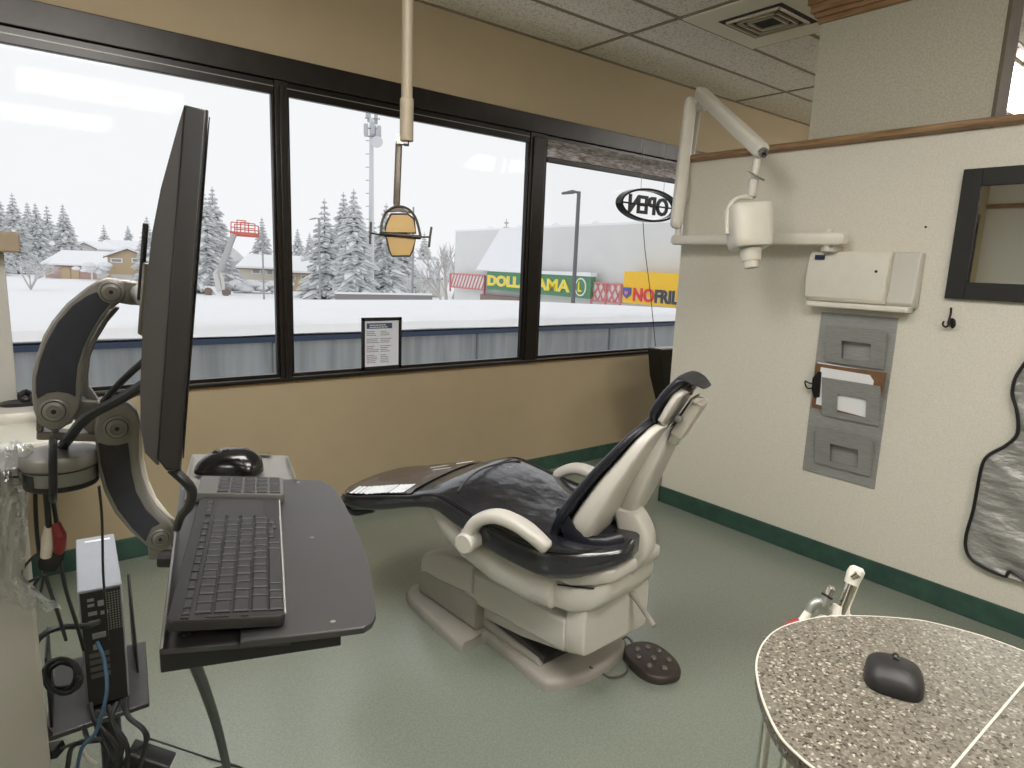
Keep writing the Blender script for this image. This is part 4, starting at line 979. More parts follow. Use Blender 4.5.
# ---------------- keyboard tray
ZT = 1.018
def tz(x, y, z=ZT): return AZ(x, y, z)
kt = thing('keyboard_tray', 'matt black keyboard tray with rounded mouse platform on the swing arm', 'keyboard tray', tz(230, 560, 1.0))
pf = [tz(x, y) for x, y in [(248, 481), (272, 479), (308, 479.5), (322, 480.5), (331, 485), (340, 495), (352, 518), (364, 548), (372, 578), (375.5, 603), (376, 614), (372, 622), (364, 627), (342, 630), (290, 636), (240, 641)]]
MB().prism([p-ZZ*.008 for p in pf], (0, 0, .008)).build('mouse_platform', M_blackmatte, kt, bevel=.0015)
pn = [tz(x, y, ZT-.009) for x, y in [(181, 478), (262, 478), (290, 640), (159, 650)]]
MB().prism([p-ZZ*.006 for p in pn], (0, 0, .006)).build('base_plate', M_blackmatte, kt, bevel=.001)
fl = [tz(159, 650, ZT-.009), tz(341, 634, ZT-.012)]
q = MB(); q.prism([fl[0], fl[1], fl[1]-ZZ*.014, fl[0]-ZZ*.026], Vector((.02, .06, 0)).normalized()*.03); q.build('front_edge', M_black, kt, bevel=.0015)
le = [tz(160, 640, ZT+.0), tz(173, 555, ZT+.0)]
q = MB(); q.prism([tz(160, 649, ZT-.012), tz(176, 520, ZT-.012), tz(176, 520, ZT+.006), tz(160, 649, ZT+.006)], (.0025, 0, 0)); q.build('left_lip', mat('lip_grey', srgb(96, 94, 90), .35), kt)
bk_ = [tz(x, y, ZT-.004) for x, y in [(192, 454), (287, 455.5), (295, 478), (290, 500), (184, 500)]]
MB().prism([p-ZZ*.004 for p in bk_], (0, 0, .004)).build('rear_plate', mat('rear_plate_grey', srgb(112, 110, 106), .5, var=.04), kt, bevel=.001)
q = MB(); q.prism([tz(210, 452.5, ZT), tz(271, 453.5, ZT), tz(271, 453.5, ZT+.006), tz(210, 452.5, ZT+.006)], (.001, .004, 0)); q.build('rear_stop', M_black, kt)
for a, b_ in (((192, 455), (182, 490)), ((287, 456), (295, 478))):
    MB().prism([tz(*a, ZT), tz(*b_, ZT), tz(*b_, ZT+.006), tz(*a, ZT+.006)], (.002, 0, 0)).build('side_lip', MATS['lip_grey'], kt)
for x, y in ((298, 482.5), (333, 622), (312, 538)):
    MB().lathe(tz(x, y, ZT), ZZ, [(.003, -.001), (.003, .0008), (.0015, .001)], 10).build('screw', M_steel, kt)
MB().tube([tz(160, 560, ZT-.02), tz(200, 560, ZT-.02), tz(250, 560, ZT-.02)], .010, 10).build('tray_support_arm', M_black, kt)
ch_ = AD(160, 585, 1.0)
# keyboard
azk = math.radians(18.2); ky = Vector((math.sin(azk), math.cos(azk), 0)); kx0 = Vector((math.cos(azk), -math.sin(azk), 0))
tilt = math.radians(6); kx = (kx0*math.cos(tilt)-ZZ*math.sin(tilt)).normalized(); kn = kx.cross(ky).normalized()
if kn.z < 0: kn = -kn
BRp = tz(286, 616, ZT+.014)
KW, KL = .112, .362
KO = BRp-kx*KW          # left-front corner, top surface
def kp(a, b_, c_=0.): return KO+kx*a+ky*b_+kn*c_
kb = thing('keyboard', 'black slim keyboard with touchpad lying lengthwise on the tray', 'keyboard', kp(KW/2, KL/2, -.012))
def rrect(a0, a1, b0, b1, r, P, c_=0., n=4):
    out = []
    for cx_, cy_, s0 in ((a1-r, b1-r, 0), (a0+r, b1-r, 1), (a0+r, b0+r, 2), (a1-r, b0+r, 3)):
        for k in range(n+1):
            t = (s0+k/n)*PI/2; out.append(P(cx_+r*math.cos(t), cy_+r*math.sin(t), c_))
    return out
MB().loft([rrect(0, KW, 0, KL, .008, kp, -.011), rrect(0, KW, 0, KL, .008, kp, -.002), rrect(.001, KW-.001, .001, KL-.001, .008, kp, 0)]).build('body', M_kbd, kb)
MB().prism([kp(.0, .05, -.011), kp(0, .31, -.011), kp(.0, .31, -.024), kp(.0, .05, -.024)], kx*.008).build('rear_foot', M_black, kb)
MB().tube([kp(KW-.0005, .006, -.0005), kp(KW-.0005, KL-.008, -.0005)], .0014, 6).build('edge_highlight', mat('kbd_edge', srgb(150, 148, 144), .25), kb)
MB().loft([rrect(.026, .088, .285, .350, .002, kp, .0002), rrect(.026, .088, .285, .350, .002, kp, .0009)]).build('touchpad', M_key, kb)
kcache = {}
def key(a, b_, w_, l_, parent, P, base, name='key'):
    """one key: shared mesh per size"""
    kk = (round(w_, 4), round(l_, 4))
    if kk not in kcache:
        m = MB(); m.loft([[Vector((x, y, z)) for x, y in ((e, e), (w_-e, e), (w_-e, l_-e), (e, l_-e))] for z, e in ((0, 0), (.0016, .0003), (.0026, .0013))])
        me = bpy.data.meshes.new('key'); me.from_pydata([tuple(v) for v in m.v], [], m.f); me.materials.append(M_key); kcache[kk] = me
    o = bpy.data.objects.new(name, kcache[kk]); COL.objects.link(o); o.parent = parent
    M = Matrix.Identity(4); Rm = Matrix((kx, ky, kn)).transposed().to_4x4(); Rm.translation = P(a, b_, base)
    Lm = world_of(parent).inverted()@Rm
    o.location = Lm.to_translation(); o.rotation_euler = Lm.to_euler()
    return o
# function column
b0 = .018
key(.0125, .010, .0075, .010, kb, kp, 0)
for i in range(12): key(.0125, .024+i*.0212, .0078, .0152, kb, kp, 0)
for i in range(4): key(.0125, .286+i*.0155, .0075, .012, kb, kp, 0)
pitch = .0192
for row, (a, shift, cnt, big0, bigl) in enumerate([(.0245, 0, 13, .018, .018), (.0422, .004, 12, .022, .018), (.0600, .008, 11, .026, .022), (.0778, .012, 10, .030, .030)]):
    y = .012
    key(a, y, .0158, big0, kb, kp, 0); y += big0+.0025
    while y < .262-.0: 
        key(a, y, .0158, .0165, kb, kp, 0); y += pitch
    if y < .280: key(a, y, .0158, max(.012, .2835-y), kb, kp, 0)
y = .012
for l_ in (.022, .015, .015, .094, .015, .015): key(.0952, y, .0142, l_, kb, kp, 0); y += l_+.0025
for a, y in ((.0952, .205), (.0952, .222), (.0885+.0145, .239), (.0952, .256)): key(a if a < .1 else .0985, y, .0075, .0145, kb, kp, 0)
for a, l_ in ((.012, .008), (.035, .022), (.068, .008)): 
    MB().loft([rrect(a, a+l_, .0035, .0075, .0015, kp, .0), rrect(a, a+l_, .0035, .0075, .0015, kp, .0012)]).build('status_light', M_key, kb)
# numeric keypad
NO = KO+ky*(KL+.006)+kx*(-.006)+kn*.004
def npd(a, b_, c_=0.): return NO+kx*a+ky*b_+kn*c_
nk = thing('numeric_keypad', 'small black number pad lying across the far end of the keyboard', 'keypad', npd(.06, .04, -.014))
MB().loft([rrect(0, .125, 0, .086, .004, npd, -.013), rrect(0, .125, 0, .086, .004, npd, -.002), rrect(.001, .124, .001, .085, .004, npd, 0)]).build('body', mat('keypad_body', srgb(84, 82, 80), .4), nk)
for i in range(5):
    for j in range(4):
        if i == 4 and j in (0, 2): 
            key(.028+i*.0188, .006+j*.0192, .016, .0355, nk, npd, 0)
        elif i < 4: key(.028+i*.0188, .006+j*.0192, .016, .0165, nk, npd, 0)
m2 = tz(230, 473, ZT+.0)
mouse('computer_mouse', 'contoured glossy black mouse at the far end of the keyboard tray', Vector((m2.x, m2.y, ZT+.002)), (tz(200, 470)-tz(262, 474)), .112, .066, .040, asym=-.2)
# ---------------- PC tower and cradle
pN0, pN1, pF0, pF1 = [AZ(x, y, .70) for x, y in ((77, 592), (122, 583), (75, 539), (112, 534))]
lx = (pN1-pN0).normalized(); ly = ZZ.cross(lx); PW = (pN1-pN0).length; PL = .5*((pF0-pN0).length+(pF1-pN1).length)
def pcp(a, b_, z_): v = pN0+lx*a+ly*b_; return Vector((v.x, v.y, z_))
PB = .43
pc_ = thing('desktop_computer', 'slim white-topped desktop computer standing upright in a black floor cradle', 'computer', pcp(PW/2, PL/2, PB))
def pbox(a0, a1, b0, b1, z0, z1):
    q = MB(); q.prism([pcp(a0, b0, z0), pcp(a1, b0, z0), pcp(a1, b1, z0), pcp(a0, b1, z0)], ZZ*(z1-z0)); return q
pbox(0, PW, .002, PL, PB, .70).build('case', mat('pc_case', srgb(146, 150, 158), .5, var=.02), pc_, bevel=.003)
pbox(.004, PW-.004, -.002, .004, PB+.004, .694).build('rear_panel', mat('pc_rear', srgb(44, 44, 44), .5, metal=.3), pc_)
pbox(.018, PW-.01, PL-.035, PL-.028, .70, .7015).build('top_groove', mat('pc_line', srgb(236, 238, 240), .4), pc_)
q = MB(); rnd = random.Random(2)
for i in range(6):
    for j in range(16):
        q.lathe(pcp(PW*.62+i*.0052, -.002, .685-j*.0055), -ly, [(.0018, 0), (.0018, .0006)], 6)
q.build('vent_holes', mat('hole_grey', srgb(120, 118, 112), .5), pc_)
for i, (a, z_, w_, h_) in enumerate([(.016, .68, .012, .006), (.016, .668, .012, .006), (.034, .672, .014, .012), (.016, .65, .016, .008), (.038, .648, .014, .008), (.016, .63, .02, .01), (.02, .60, .026, .012), (.02, .575, .012, .012)]):
    pbox(a, a+w_, -.004, -.0015, z_-h_, z_).build('port', mat('port_steel', srgb(150, 150, 150), .35, metal=.7), pc_)
for i in range(4): pbox(.012, PW*.6, -.0032, -.0018, .545-i*.016, .555-i*.016).build('slot_cover', mat('slot_grey', srgb(96, 96, 92), .4, metal=.5), pc_)
cr_ = thing('computer_cradle', 'black metal cradle tray with upright side wings under the computer', 'cradle', pcp(PW/2, PL/2, 0))
q = MB(); q.prism([pcp(-.075, -.05, PB-.02), pcp(PW+.035, -.03, PB-.02), pcp(PW+.05, PL*.8, PB-.02), pcp(-.06, PL*.8, PB-.02)], ZZ*.012); q.build('bottom_tray', M_blackmatte, cr_, bevel=.003)
q = MB(); q.prism([pcp(PW+.02, .10, PB-.01), pcp(PW+.02, .26, PB-.01), pcp(PW+.02, .26, .60), pcp(PW+.02, .22, .62), pcp(PW+.02, .12, .50)], lx*.005); q.build('right_wing', M_black, cr_, bevel=.002)
q = MB(); q.prism([pcp(-.065, -.02, PB-.01), pcp(-.065, .14, PB-.01), pcp(-.065, .14, .57), pcp(-.065, .0, .57)], lx*.005); q.build('left_wing', M_black, cr_, bevel=.002)
MB().tube([pcp(PW*.5, PL*.3, PB-.02), pcp(PW*.5, PL*.3, .01)], .022, 14).build('stand_post', M_black, cr_)
MB().lathe(pcp(PW*.5, PL*.3, 0), ZZ, [(.13, 0), (.13, .01), (.03, .02)], 28).build('stand_foot', M_black, cr_)
# cables
def cable(lbl, pts, r, m=None, name='cable', cat='cable', sm=6, group=None):
    o = MB().tube(pts, r, 8, smooth=sm).build(name, m or M_rubber); tag(o, lbl, cat, group); return o
gy = 1.42
cable('thin black lead dropping beside the beige wall in front of the computer top', [AD(99, 486, 1.08), AD(102, 520, 1.12), AD(103, 570, 1.2), AD(105, 600, 1.28), AD(108, 640, 1.33)], .0022)
cable('thick black power lead curving over the coil left of the computer', [AD(98, 622, 1.30), AD(85, 626, 1.24), AD(62, 627, 1.2), AD(44, 634, 1.18), AD(34, 650, 1.17), AD(36, 690, 1.17), AD(42, 722, 1.18), AD(50, 735, 1.2)], .0055)
co = []
rnd = random.Random(11)
for k in range(64):
    a = k*2*PI/12; rr_ = 1+.16*math.sin(k*.9); co.append(AD(61+17*rr_*math.cos(a)+k*.03, 676+15*rr_*math.sin(a)+1.5*math.sin(k*.37), 1.21+.0008*k))
tag(MB().tube(co, .0042, 7, smooth=2).build('cable_coil', M_rubber), 'coiled black cable hanging left of the computer', 'cable coil')
cable('blue network cable leaving the back of the computer', [AD(97, 642, 1.27), AD(104, 660, 1.25), AD(107, 688, 1.23), AD(102, 714, 1.22), AD(94, 735, 1.22), AD(82, 748, 1.22), AD(76, 775, 1.22)], .0034, M_blue)
cable('black lead running from cylinder base past the red connector to the computer', [AD(52, 496, .99), AD(56, 520, 1.02), AD(60, 560, 1.07), AD(66, 590, 1.12), AD(76, 622, 1.2), AD(84, 650, 1.24)], .0032)
cable('black lead hanging left of the connectors below the cylinder', [AD(35, 480, .985), AD(36, 520, 1.0), AD(40, 556, 1.03), AD(50, 590, 1.08), AD(58, 614, 1.12), AD(66, 640, 1.16)], .003)
cable('short twisted lead ending in the white connector', [AD(46, 492, .985), AD(48, 515, 1.0), AD(49, 530, 1.01)], .0042)
cable('loop of thin black lead tied beside the connectors', [AD(40, 552, 1.03), AD(30, 560, 1.02), AD(22, 572, 1.02), AD(26, 582, 1.02), AD(38, 578, 1.03), AD(34, 586, 1.03), AD(40, 592, 1.03), AD(44, 575, 1.03)], .0022)
tag(MB().tube([AD(49, 526, 1.01), AD(48, 540, 1.01), AD(46, 556, 1.02)], [.006, .009, .008], 12).build('cable_connector', M_creamw), 'white plastic connector hanging under the cylinder', 'connector')
tag(MB().tube([AD(56, 523, 1.01), AD(60, 535, 1.01), AD(60, 548, 1.02), AD(58, 553, 1.02)], [.006, .009, .008, .006], 12).build('cable_connector', mat('connector_red', srgb(120, 28, 30), .5)), 'red plastic connector hanging under the cylinder', 'connector')
q = MB(); q.loft([sring(AD(x, y, 1.03), CR, CU, a*1.03/FPX, b_*1.03/FPX, 3, 14) for x, y, a, b_ in ((42, 564, 4, 6), (50, 562, 8, 10), (58, 556, 6, 6), (62, 552, 3, 3))])
tag(q.build('splitter_plug', M_black, smooth=50), 'black splitter plug below the white and red connectors', 'plug')
ends = [(90, 722, 120, 760), (108, 724, 128, 758), (118, 720, 112, 775), (100, 730, 104, 780), (126, 716, 146, 742)]
lbls = ['black cable in the bundle under the computer, leftmost strand', 'black cable in the bundle under the computer, bending right', 'black cable in the bundle under the computer, nearest strand', 'black cable in the bundle under the computer, hanging straight down', 'black cable looping out to the right below the cradle']
for (xa_, ya_, xb_, yb_), lb in zip(ends, lbls):
    cable(lb, [AD(xa_, ya_-18, 1.3), AD(xa_+6*math.sin(xa_), ya_, 1.28), AD((xa_+xb_)/2+7, (ya_+yb_)/2, 1.27), AD(xb_, yb_, 1.27), AD(xb_-6, yb_+24, 1.29)], .0048)
cable('black cable curling around the left of the bundle on the floor', [AD(84, 726, 1.28), AD(88, 738, 1.26), AD(100, 740, 1.24), AD(74, 745, 1.24), AD(68, 765, 1.26), AD(66, 790, 1.28)], .0046)
cable('black lead swinging from the cradle edge and back', [AD(121, 700, 1.3), AD(128, 716, 1.28), AD(143, 728, 1.27), AD(148, 738, 1.27), AD(140, 748, 1.27), AD(128, 752, 1.27)], .0036)
# power adapters
def brick(lbl, pa_, pb_, w_, h_):
    t = (pb_-pa_).normalized(); A = t.cross(ZZ).normalized(); Bv = A.cross(t)
    R = [sring(pa_.lerp(pb_, k), A, Bv, w_/2, h_/2, 6, 16) for k in (0, .04, .96, 1)]
    tag(MB().loft(R).build('power_adapter', M_black, bevel=.002), lbl, 'power adapter')
brick('black power adapter brick at the bottom edge right of the cables', AD(128, 752, 1.40), AD(170, 766, 1.42), .05, .035)
brick('black plug hanging by the low partition in the lower left corner', AD(44, 752, 1.22), AD(60, 749, 1.22), .03, .02)
cable('thin lead from the lower left plug to the bundle', [AD(60, 749, 1.22), AD(72, 744, 1.23), AD(84, 740, 1.25)], .003)
cable('beige cable end lying beside the lower left plug', [AD(70, 752, 1.26), AD(78, 742, 1.27), AD(86, 756, 1.27), AD(96, 764, 1.28)], .004, M_cream)
cable('long thin black cable lying on the green floor', [AD(147, 738, 1.28), AZ(160, 742, .2), AZ(190, 752, .02), AZ(215, 760, .005), AZ(240, 767, .005), AZ(262, 780, .005)], .0025)
cable('thin second lead curling on the floor near the bottom edge', [AZ(200, 775, .004), AZ(215, 768, .004), AZ(235, 766, .004), AZ(252, 772, .004)], .0022)
pA = tz(190, 648, ZT-.02)
cable('thick black hose dropping from the keyboard tray to the floor', [tz(186, 640, ZT-.012), AD(191, 655, .78), AD(205, 690, .95), AD(218, 730, 1.15), AD(228, 772, 1.35), AD(234, 800, 1.5)], .0075)
bt = AD(165, 565, 1.02)
MB().tube([AD(163, 555, 1.0), AD(165, 580, 1.03), AD(166, 600, 1.06)], .008, 8)
# plastic film over the corner
rnd = random.Random(21)
pb_ = thing('plastic_bag', 'crumpled clear plastic film draped over the low partition corner', 'plastic film', AD(20, 560, .98))
rows = []
import mathutils
outlL = [(442, -14, 30), (452, -20, 36), (470, -20, 36), (490, -20, 32), (520, -20, 28), (550, -20, 26), (575, -20, 24), (592, -18, 38), (602, 2, 56), (610, 30, 62)]
for i in range(40):
    f = i/39*(len(outlL)-1); k = min(int(f), len(outlL)-2); w_ = f-k
    y, x0, x1 = [outlL[k][j]*(1-w_)+outlL[k+1][j]*w_ for j in range(3)]
    row = []
    for j in range(30):
        s_ = j/29; x = x0+(x1-x0)*s_
        nz = mathutils.noise.noise(Vector((x*.09, y*.05, 1)))*.035+mathutils.noise.noise(Vector((x*.25, y*.18, 5)))*.012
        row.append(AD(x, y+2*math.sin(x*.3), .985+nz*.8-.03*math.sin(s_*PI)))
    rows.append(row)
MB().loft(rows, cap=False, closed=False).build('film', M_bag, pb_, smooth=60)
# ================================================================== OUTSIDE
GZ = -4.2
rnd = random.Random(4)
M_par = mat('parapet_metal', srgb(120, 124, 126), .55, col2=srgb(142, 146, 148), vscale=3, stretch=(3, 3, .25))
M_flash = mat('blue_flashing', srgb(34, 50, 74), .5)
PY = 7.0
zp = AY(293, 335.5, PY).z
cn = thing('canopy_roof', 'snow-loaded flat canopy roof with blue edge flashing just outside the windows', 'canopy', (3, PY+.7, GZ))
MB().bb(-14, 26, PY, PY+2.2, GZ, zp-.06).build('fascia_wall', M_par, cn)
q = MB()
x = -14
MB().bb(-14, 26, PY-.05, PY+.05, zp-.058, zp).build('flashing', M_flash, cn)
for x in [-3.2, -.2, 2.35, 5.0, 7.5]:
    MB().bb(x-.012, x+.012, PY-.03, PY, GZ, zp-.07).build('seam_batten', mat('batten', srgb(112, 116, 119), .5), cn)
# snow slab with soft lip
zk = [(AY(px_, py_, PY+1.6).x, AY(px_, py_, PY+1.6).z) for px_, py_ in ((20, 297.5), (290, 299.7), (500, 299.9), (673, 307.8))]
def zsf(x):
    if x <= zk[0][0]: return zk[0][1]
    for (a, b), (c, d) in zip(zk, zk[1:]):
        if x <= c: return b+(d-b)*(x-a)/(c-a)
    return zk[-1][1]-.02
R = []
NX = 90
for i in range(NX+1):
    x = -14+40*i/NX; nz = mathutils.noise.noise(Vector((x*.8, 0, 0)))*.02; ns = mathutils.noise.noise(Vector((x*.5, 3, 0)))*.015
    zs_ = zsf(x)
    prof = [(PY+.02, zp-.0), (PY-.05, zp+.03+nz), (PY-.04, zp+.12+nz), (PY+.08, zp+.17+ns), (PY+.3, zp+(zs_-zp)*.6+ns), (PY+.7, zp+(zs_-zp)*.82), (PY+1.6, zs_+ns*.4), (PY+2.1, zs_-.03), (PY+2.25, zs_-.2), (PY+2.2, zp)]
    R.append([Vector((x, a, b_)) for a, b_ in prof])
MB().loft(R).build('snow_slab', M_snow, cn, smooth=60)
# ground
gr = []
N_ = 60
for i in range(N_+1):
    row = []
    for j in range(N_+1):
        x = -260+620*i/N_; y = PY+1.5+320*(j/N_)**1.6
        row.append(Vector((x, y, GZ+mathutils.noise.noise(Vector((x*.03, y*.04, 0)))*.25)))
    gr.append(row)
gd = MB().loft(gr, cap=False, closed=False).build('snow_ground', M_snow); struct(gd); gd.name = 'floor_outside'; gd['kind'] = 'structure'
# ---- conifer variants (snow-laden, distance haze mixed into the colours)
M_ndl = mat('hazed_needles', srgb(208, 210, 210), .9, var=.08, vscale=2)
M_tsn = mat('branch_snow', srgb(236, 238, 240), .9, var=.02)
M_trk = mat('hazed_bark', srgb(140, 134, 128), .9, var=.1)
def conifer_mesh(h, rad, seed, layers=20, per=9, open_=0.):
    r = random.Random(seed); fol = MB(); tr = MB()
    tr.tube([(0, 0, 0), (0, 0, h*.5), (0, 0, h*.99)], [h*.018, h*.012, h*.002], 6)
    for L_ in range(layers):
        f = (L_+.5)/layers; z = h*(.08+.9*f); rl = rad*(1-f)**.85*(1+.15*r.uniform(-1, 1))+rad*.03
        n = max(4, int(per*(1-f*.5)))
        a0 = r.uniform(0, 6)
        for b_ in range(n):
            if r.random() < open_: continue
            a = a0+2*PI*b_/n+r.uniform(-.3, .3); ln = rl*r.uniform(.65, 1.15); dr = r.uniform(.25, .5)
            d = Vector((math.cos(a), math.sin(a), 0)); p_ = Vector((-d.y, d.x, 0)); wd_ = ln*.20+h*.006
            base = Vector((0, 0, z)); m1 = base+d*ln*.5+ZZ*(-ln*dr*.25); tip = base+d*ln+ZZ*(-ln*dr*.8)
            hang = h*.012+ln*.10
            # drooping needle curtain + snow pad on top, with thickness
            fol.add([base, m1-p_*wd_, m1+p_*wd_, tip, m1-ZZ*hang*1.3, m1-p_*wd_*.9-ZZ*hang, m1+p_*wd_*.9-ZZ*hang, tip-ZZ*hang*.5],
                    [(0, 1, 5), (0, 6, 2), (1, 3, 7, 5), (2, 6, 7, 3), (0, 5, 4), (0, 4, 6), (5, 7, 4), (4, 7, 6)], 0)
            t_ = ZZ*(h*.006+ln*.03)
            fol.add([base+t_, m1-p_*wd_*.95+t_*.3, m1+p_*wd_*.95+t_*.3, tip+t_*.4, m1+t_*1.6], [(0, 1, 4), (0, 4, 2), (1, 3, 4), (4, 3, 2)], 1)
            # side twigs
            for s_ in (-1, 1):
                e = m1+p_*s_*wd_*2.0+d*ln*.16-ZZ*ln*dr*.3
                fol.add([m1-d*ln*.2, m1+d*ln*.12, e, m1-ZZ*hang*.8, e-ZZ*hang*.5], [(0, 2, 4, 3), (1, 3, 4, 2)], 0)
                fol.add([m1-d*ln*.2+t_*.5, m1+d*ln*.12+t_*.5, e+t_*.5], [(0, 1, 2)], 1)
    return fol, tr
protos = {}
def conifer(px, ytop, D, lbl, var=0, wide=.29, grp=None, gz=None):
    base = AD(px, 262, D); base.z = GZ if gz is None else gz; top = AD(px, ytop, D); H_ = top.z-base.z
    if var not in protos:
        fol, tr = conifer_mesh(10, 10*wide, 30+var, layers=24 if var < 3 else 18, per=10)
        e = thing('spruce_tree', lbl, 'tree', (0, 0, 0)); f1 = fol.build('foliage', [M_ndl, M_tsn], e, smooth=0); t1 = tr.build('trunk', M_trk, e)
        protos[var] = e; o = e
    else: o = copy_tree(protos[var])
    for k in ('group',):
        if k in o: del o[k]
    o['label'] = lbl; o['category'] = 'tree'
    if grp: o['group'] = grp
    o.location = base; s_ = H_/10; o.scale = (s_, s_, s_); o.rotation_euler = (0, 0, rnd.uniform(0, 6)); return o
G1 = 'snowy spruces behind the left houses'
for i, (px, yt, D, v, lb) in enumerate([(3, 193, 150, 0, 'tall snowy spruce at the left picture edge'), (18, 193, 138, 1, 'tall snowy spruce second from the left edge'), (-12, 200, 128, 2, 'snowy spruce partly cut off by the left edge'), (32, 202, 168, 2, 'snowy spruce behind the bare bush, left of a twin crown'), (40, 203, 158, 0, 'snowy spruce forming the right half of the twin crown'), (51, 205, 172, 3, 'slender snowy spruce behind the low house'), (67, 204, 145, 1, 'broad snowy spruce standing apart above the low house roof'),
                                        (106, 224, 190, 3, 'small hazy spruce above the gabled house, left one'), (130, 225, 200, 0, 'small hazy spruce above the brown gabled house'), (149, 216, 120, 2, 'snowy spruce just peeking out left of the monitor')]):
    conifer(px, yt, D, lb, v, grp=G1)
G2 = 'large spruces between monitor and mullion'
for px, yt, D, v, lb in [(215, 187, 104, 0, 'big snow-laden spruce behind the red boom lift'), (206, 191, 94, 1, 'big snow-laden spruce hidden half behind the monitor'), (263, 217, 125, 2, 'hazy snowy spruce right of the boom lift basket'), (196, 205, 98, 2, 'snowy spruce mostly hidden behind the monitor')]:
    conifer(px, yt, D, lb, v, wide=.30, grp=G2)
G3 = 'spruces in the middle window'
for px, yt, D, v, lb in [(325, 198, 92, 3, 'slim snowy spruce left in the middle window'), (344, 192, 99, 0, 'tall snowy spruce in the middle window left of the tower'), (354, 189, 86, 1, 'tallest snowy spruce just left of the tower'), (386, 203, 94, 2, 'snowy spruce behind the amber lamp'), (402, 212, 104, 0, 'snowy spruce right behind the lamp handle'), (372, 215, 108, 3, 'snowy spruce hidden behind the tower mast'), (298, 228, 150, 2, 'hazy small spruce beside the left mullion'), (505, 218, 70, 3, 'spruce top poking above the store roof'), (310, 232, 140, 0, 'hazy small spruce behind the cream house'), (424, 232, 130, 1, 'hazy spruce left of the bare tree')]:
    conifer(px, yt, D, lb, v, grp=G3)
# hazy distant treeline
q = MB(); r_2 = random.Random(8)
for i in range(46):
    px = -60+i*14+r_2.uniform(-5, 5); D = 260; b_ = AD(px, 262, D); b_.z = GZ; hh_ = r_2.uniform(5, 8.5)
    q.lathe(b_, ZZ, [(r_2.uniform(3, 5), 0), (r_2.uniform(4, 6), hh_*.4), (r_2.uniform(2, 3.5), hh_*.8), (.4, hh_)], 7)
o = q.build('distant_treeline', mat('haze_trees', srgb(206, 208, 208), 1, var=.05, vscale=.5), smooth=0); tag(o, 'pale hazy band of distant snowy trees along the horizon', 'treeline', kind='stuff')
# bare snowy bushes / trees
M_twig = mat('hazed_twig', srgb(196, 192, 188), .9, var=.05)  # twig colour lightened to carry the haze
def bare(name, lbl, px, pyb, ytop, D, seed, spread=.5, n=26, grp=None):
    r = random.Random(seed); b_ = AD(px, pyb, D); b_.z = GZ; top = AD(px, ytop, D); H_ = top.z-GZ
    q = MB(); s_ = MB()
    def br(p, d, L_, rad, dep):
        e = p+d*L_; q.tube([p, p.lerp(e, .5)+Vector((r.uniform(-1, 1), r.uniform(-1, 1), 0))*L_*.06, e], [rad, rad*.8, rad*.55], 5)
        s_.prism([p+ZZ*rad*1.0-d.cross(ZZ)*rad*1.2, e+ZZ*rad-d.cross(ZZ)*rad, e+ZZ*rad+d.cross(ZZ)*rad, p+ZZ*rad*1.0+d.cross(ZZ)*rad*1.2], ZZ*rad*1.2)
        if dep == 0: return
        for k in range(r.choice((3, 4))):
            nd = (d+Vector((r.uniform(-1, 1), r.uniform(-1, 1), r.uniform(-.35, .6)))*spread*1.5).normalized(); br(p.lerp(e, r.uniform(.5, 1)), nd, L_*r.uniform(.55, .75), rad*.55, dep-1)
    for k in range(4):
        br(b_, (ZZ+Vector((r.uniform(-1, 1), r.uniform(-1, 1), 0))*spread).normalized(), H_*.42, H_*.018, 3)
    o = thing(name, lbl, 'tree', b_, 0, grp); q.build('branches', M_twig, o, smooth=0); s_.build('snow_cover', M_tsn, o, smooth=0); return o
bare('bare_tree', 'bare bushy tree covered in snow in front of the brick house', 30, 280, 243, 88, 3, .75)
bare('bare_tree', 'bare snowy tree left of the grey store wall', 446, 292, 226, 70, 5, .35)
bare('bare_tree', 'small bare snowy tree between lamp and store', 418, 292, 262, 80, 9, .6)
def snowbush(lbl, px, py, D, rad, hgt, seed):
    r = random.Random(seed); b_ = AD(px, py, D); q = MB(); b_.z = GZ
    for k in range(16):
        c_ = b_+Vector((r.uniform(-1, 1)*rad, r.uniform(-1, 1)*rad*.5, hgt*r.uniform(.3, 1))); a = rad*r.uniform(.2, .4)
        q.lathe(c_-ZZ*a*.5, ZZ, [(a*.5, 0), (a, a*.3), (a*.85, a*.7), (a*.3, a*.95)], 8)
    q.tube([b_, b_+ZZ*hgt*.6], .12, 6)
    tag(q.build('snowy_shrub', [M_tsn], smooth=60), lbl, 'shrub')
snowbush('round shrub heaped with snow before the garage doors', 92, 277, 118, 2.6, 3.6, 2)
snowbush('snow-covered hedge clump below the white house', 245, 291, 100, 3.2, 1.6, 6)
snowbush('low snowy hedge right of the thin pole', 272, 290, 102, 2.6, 1.7, 7)
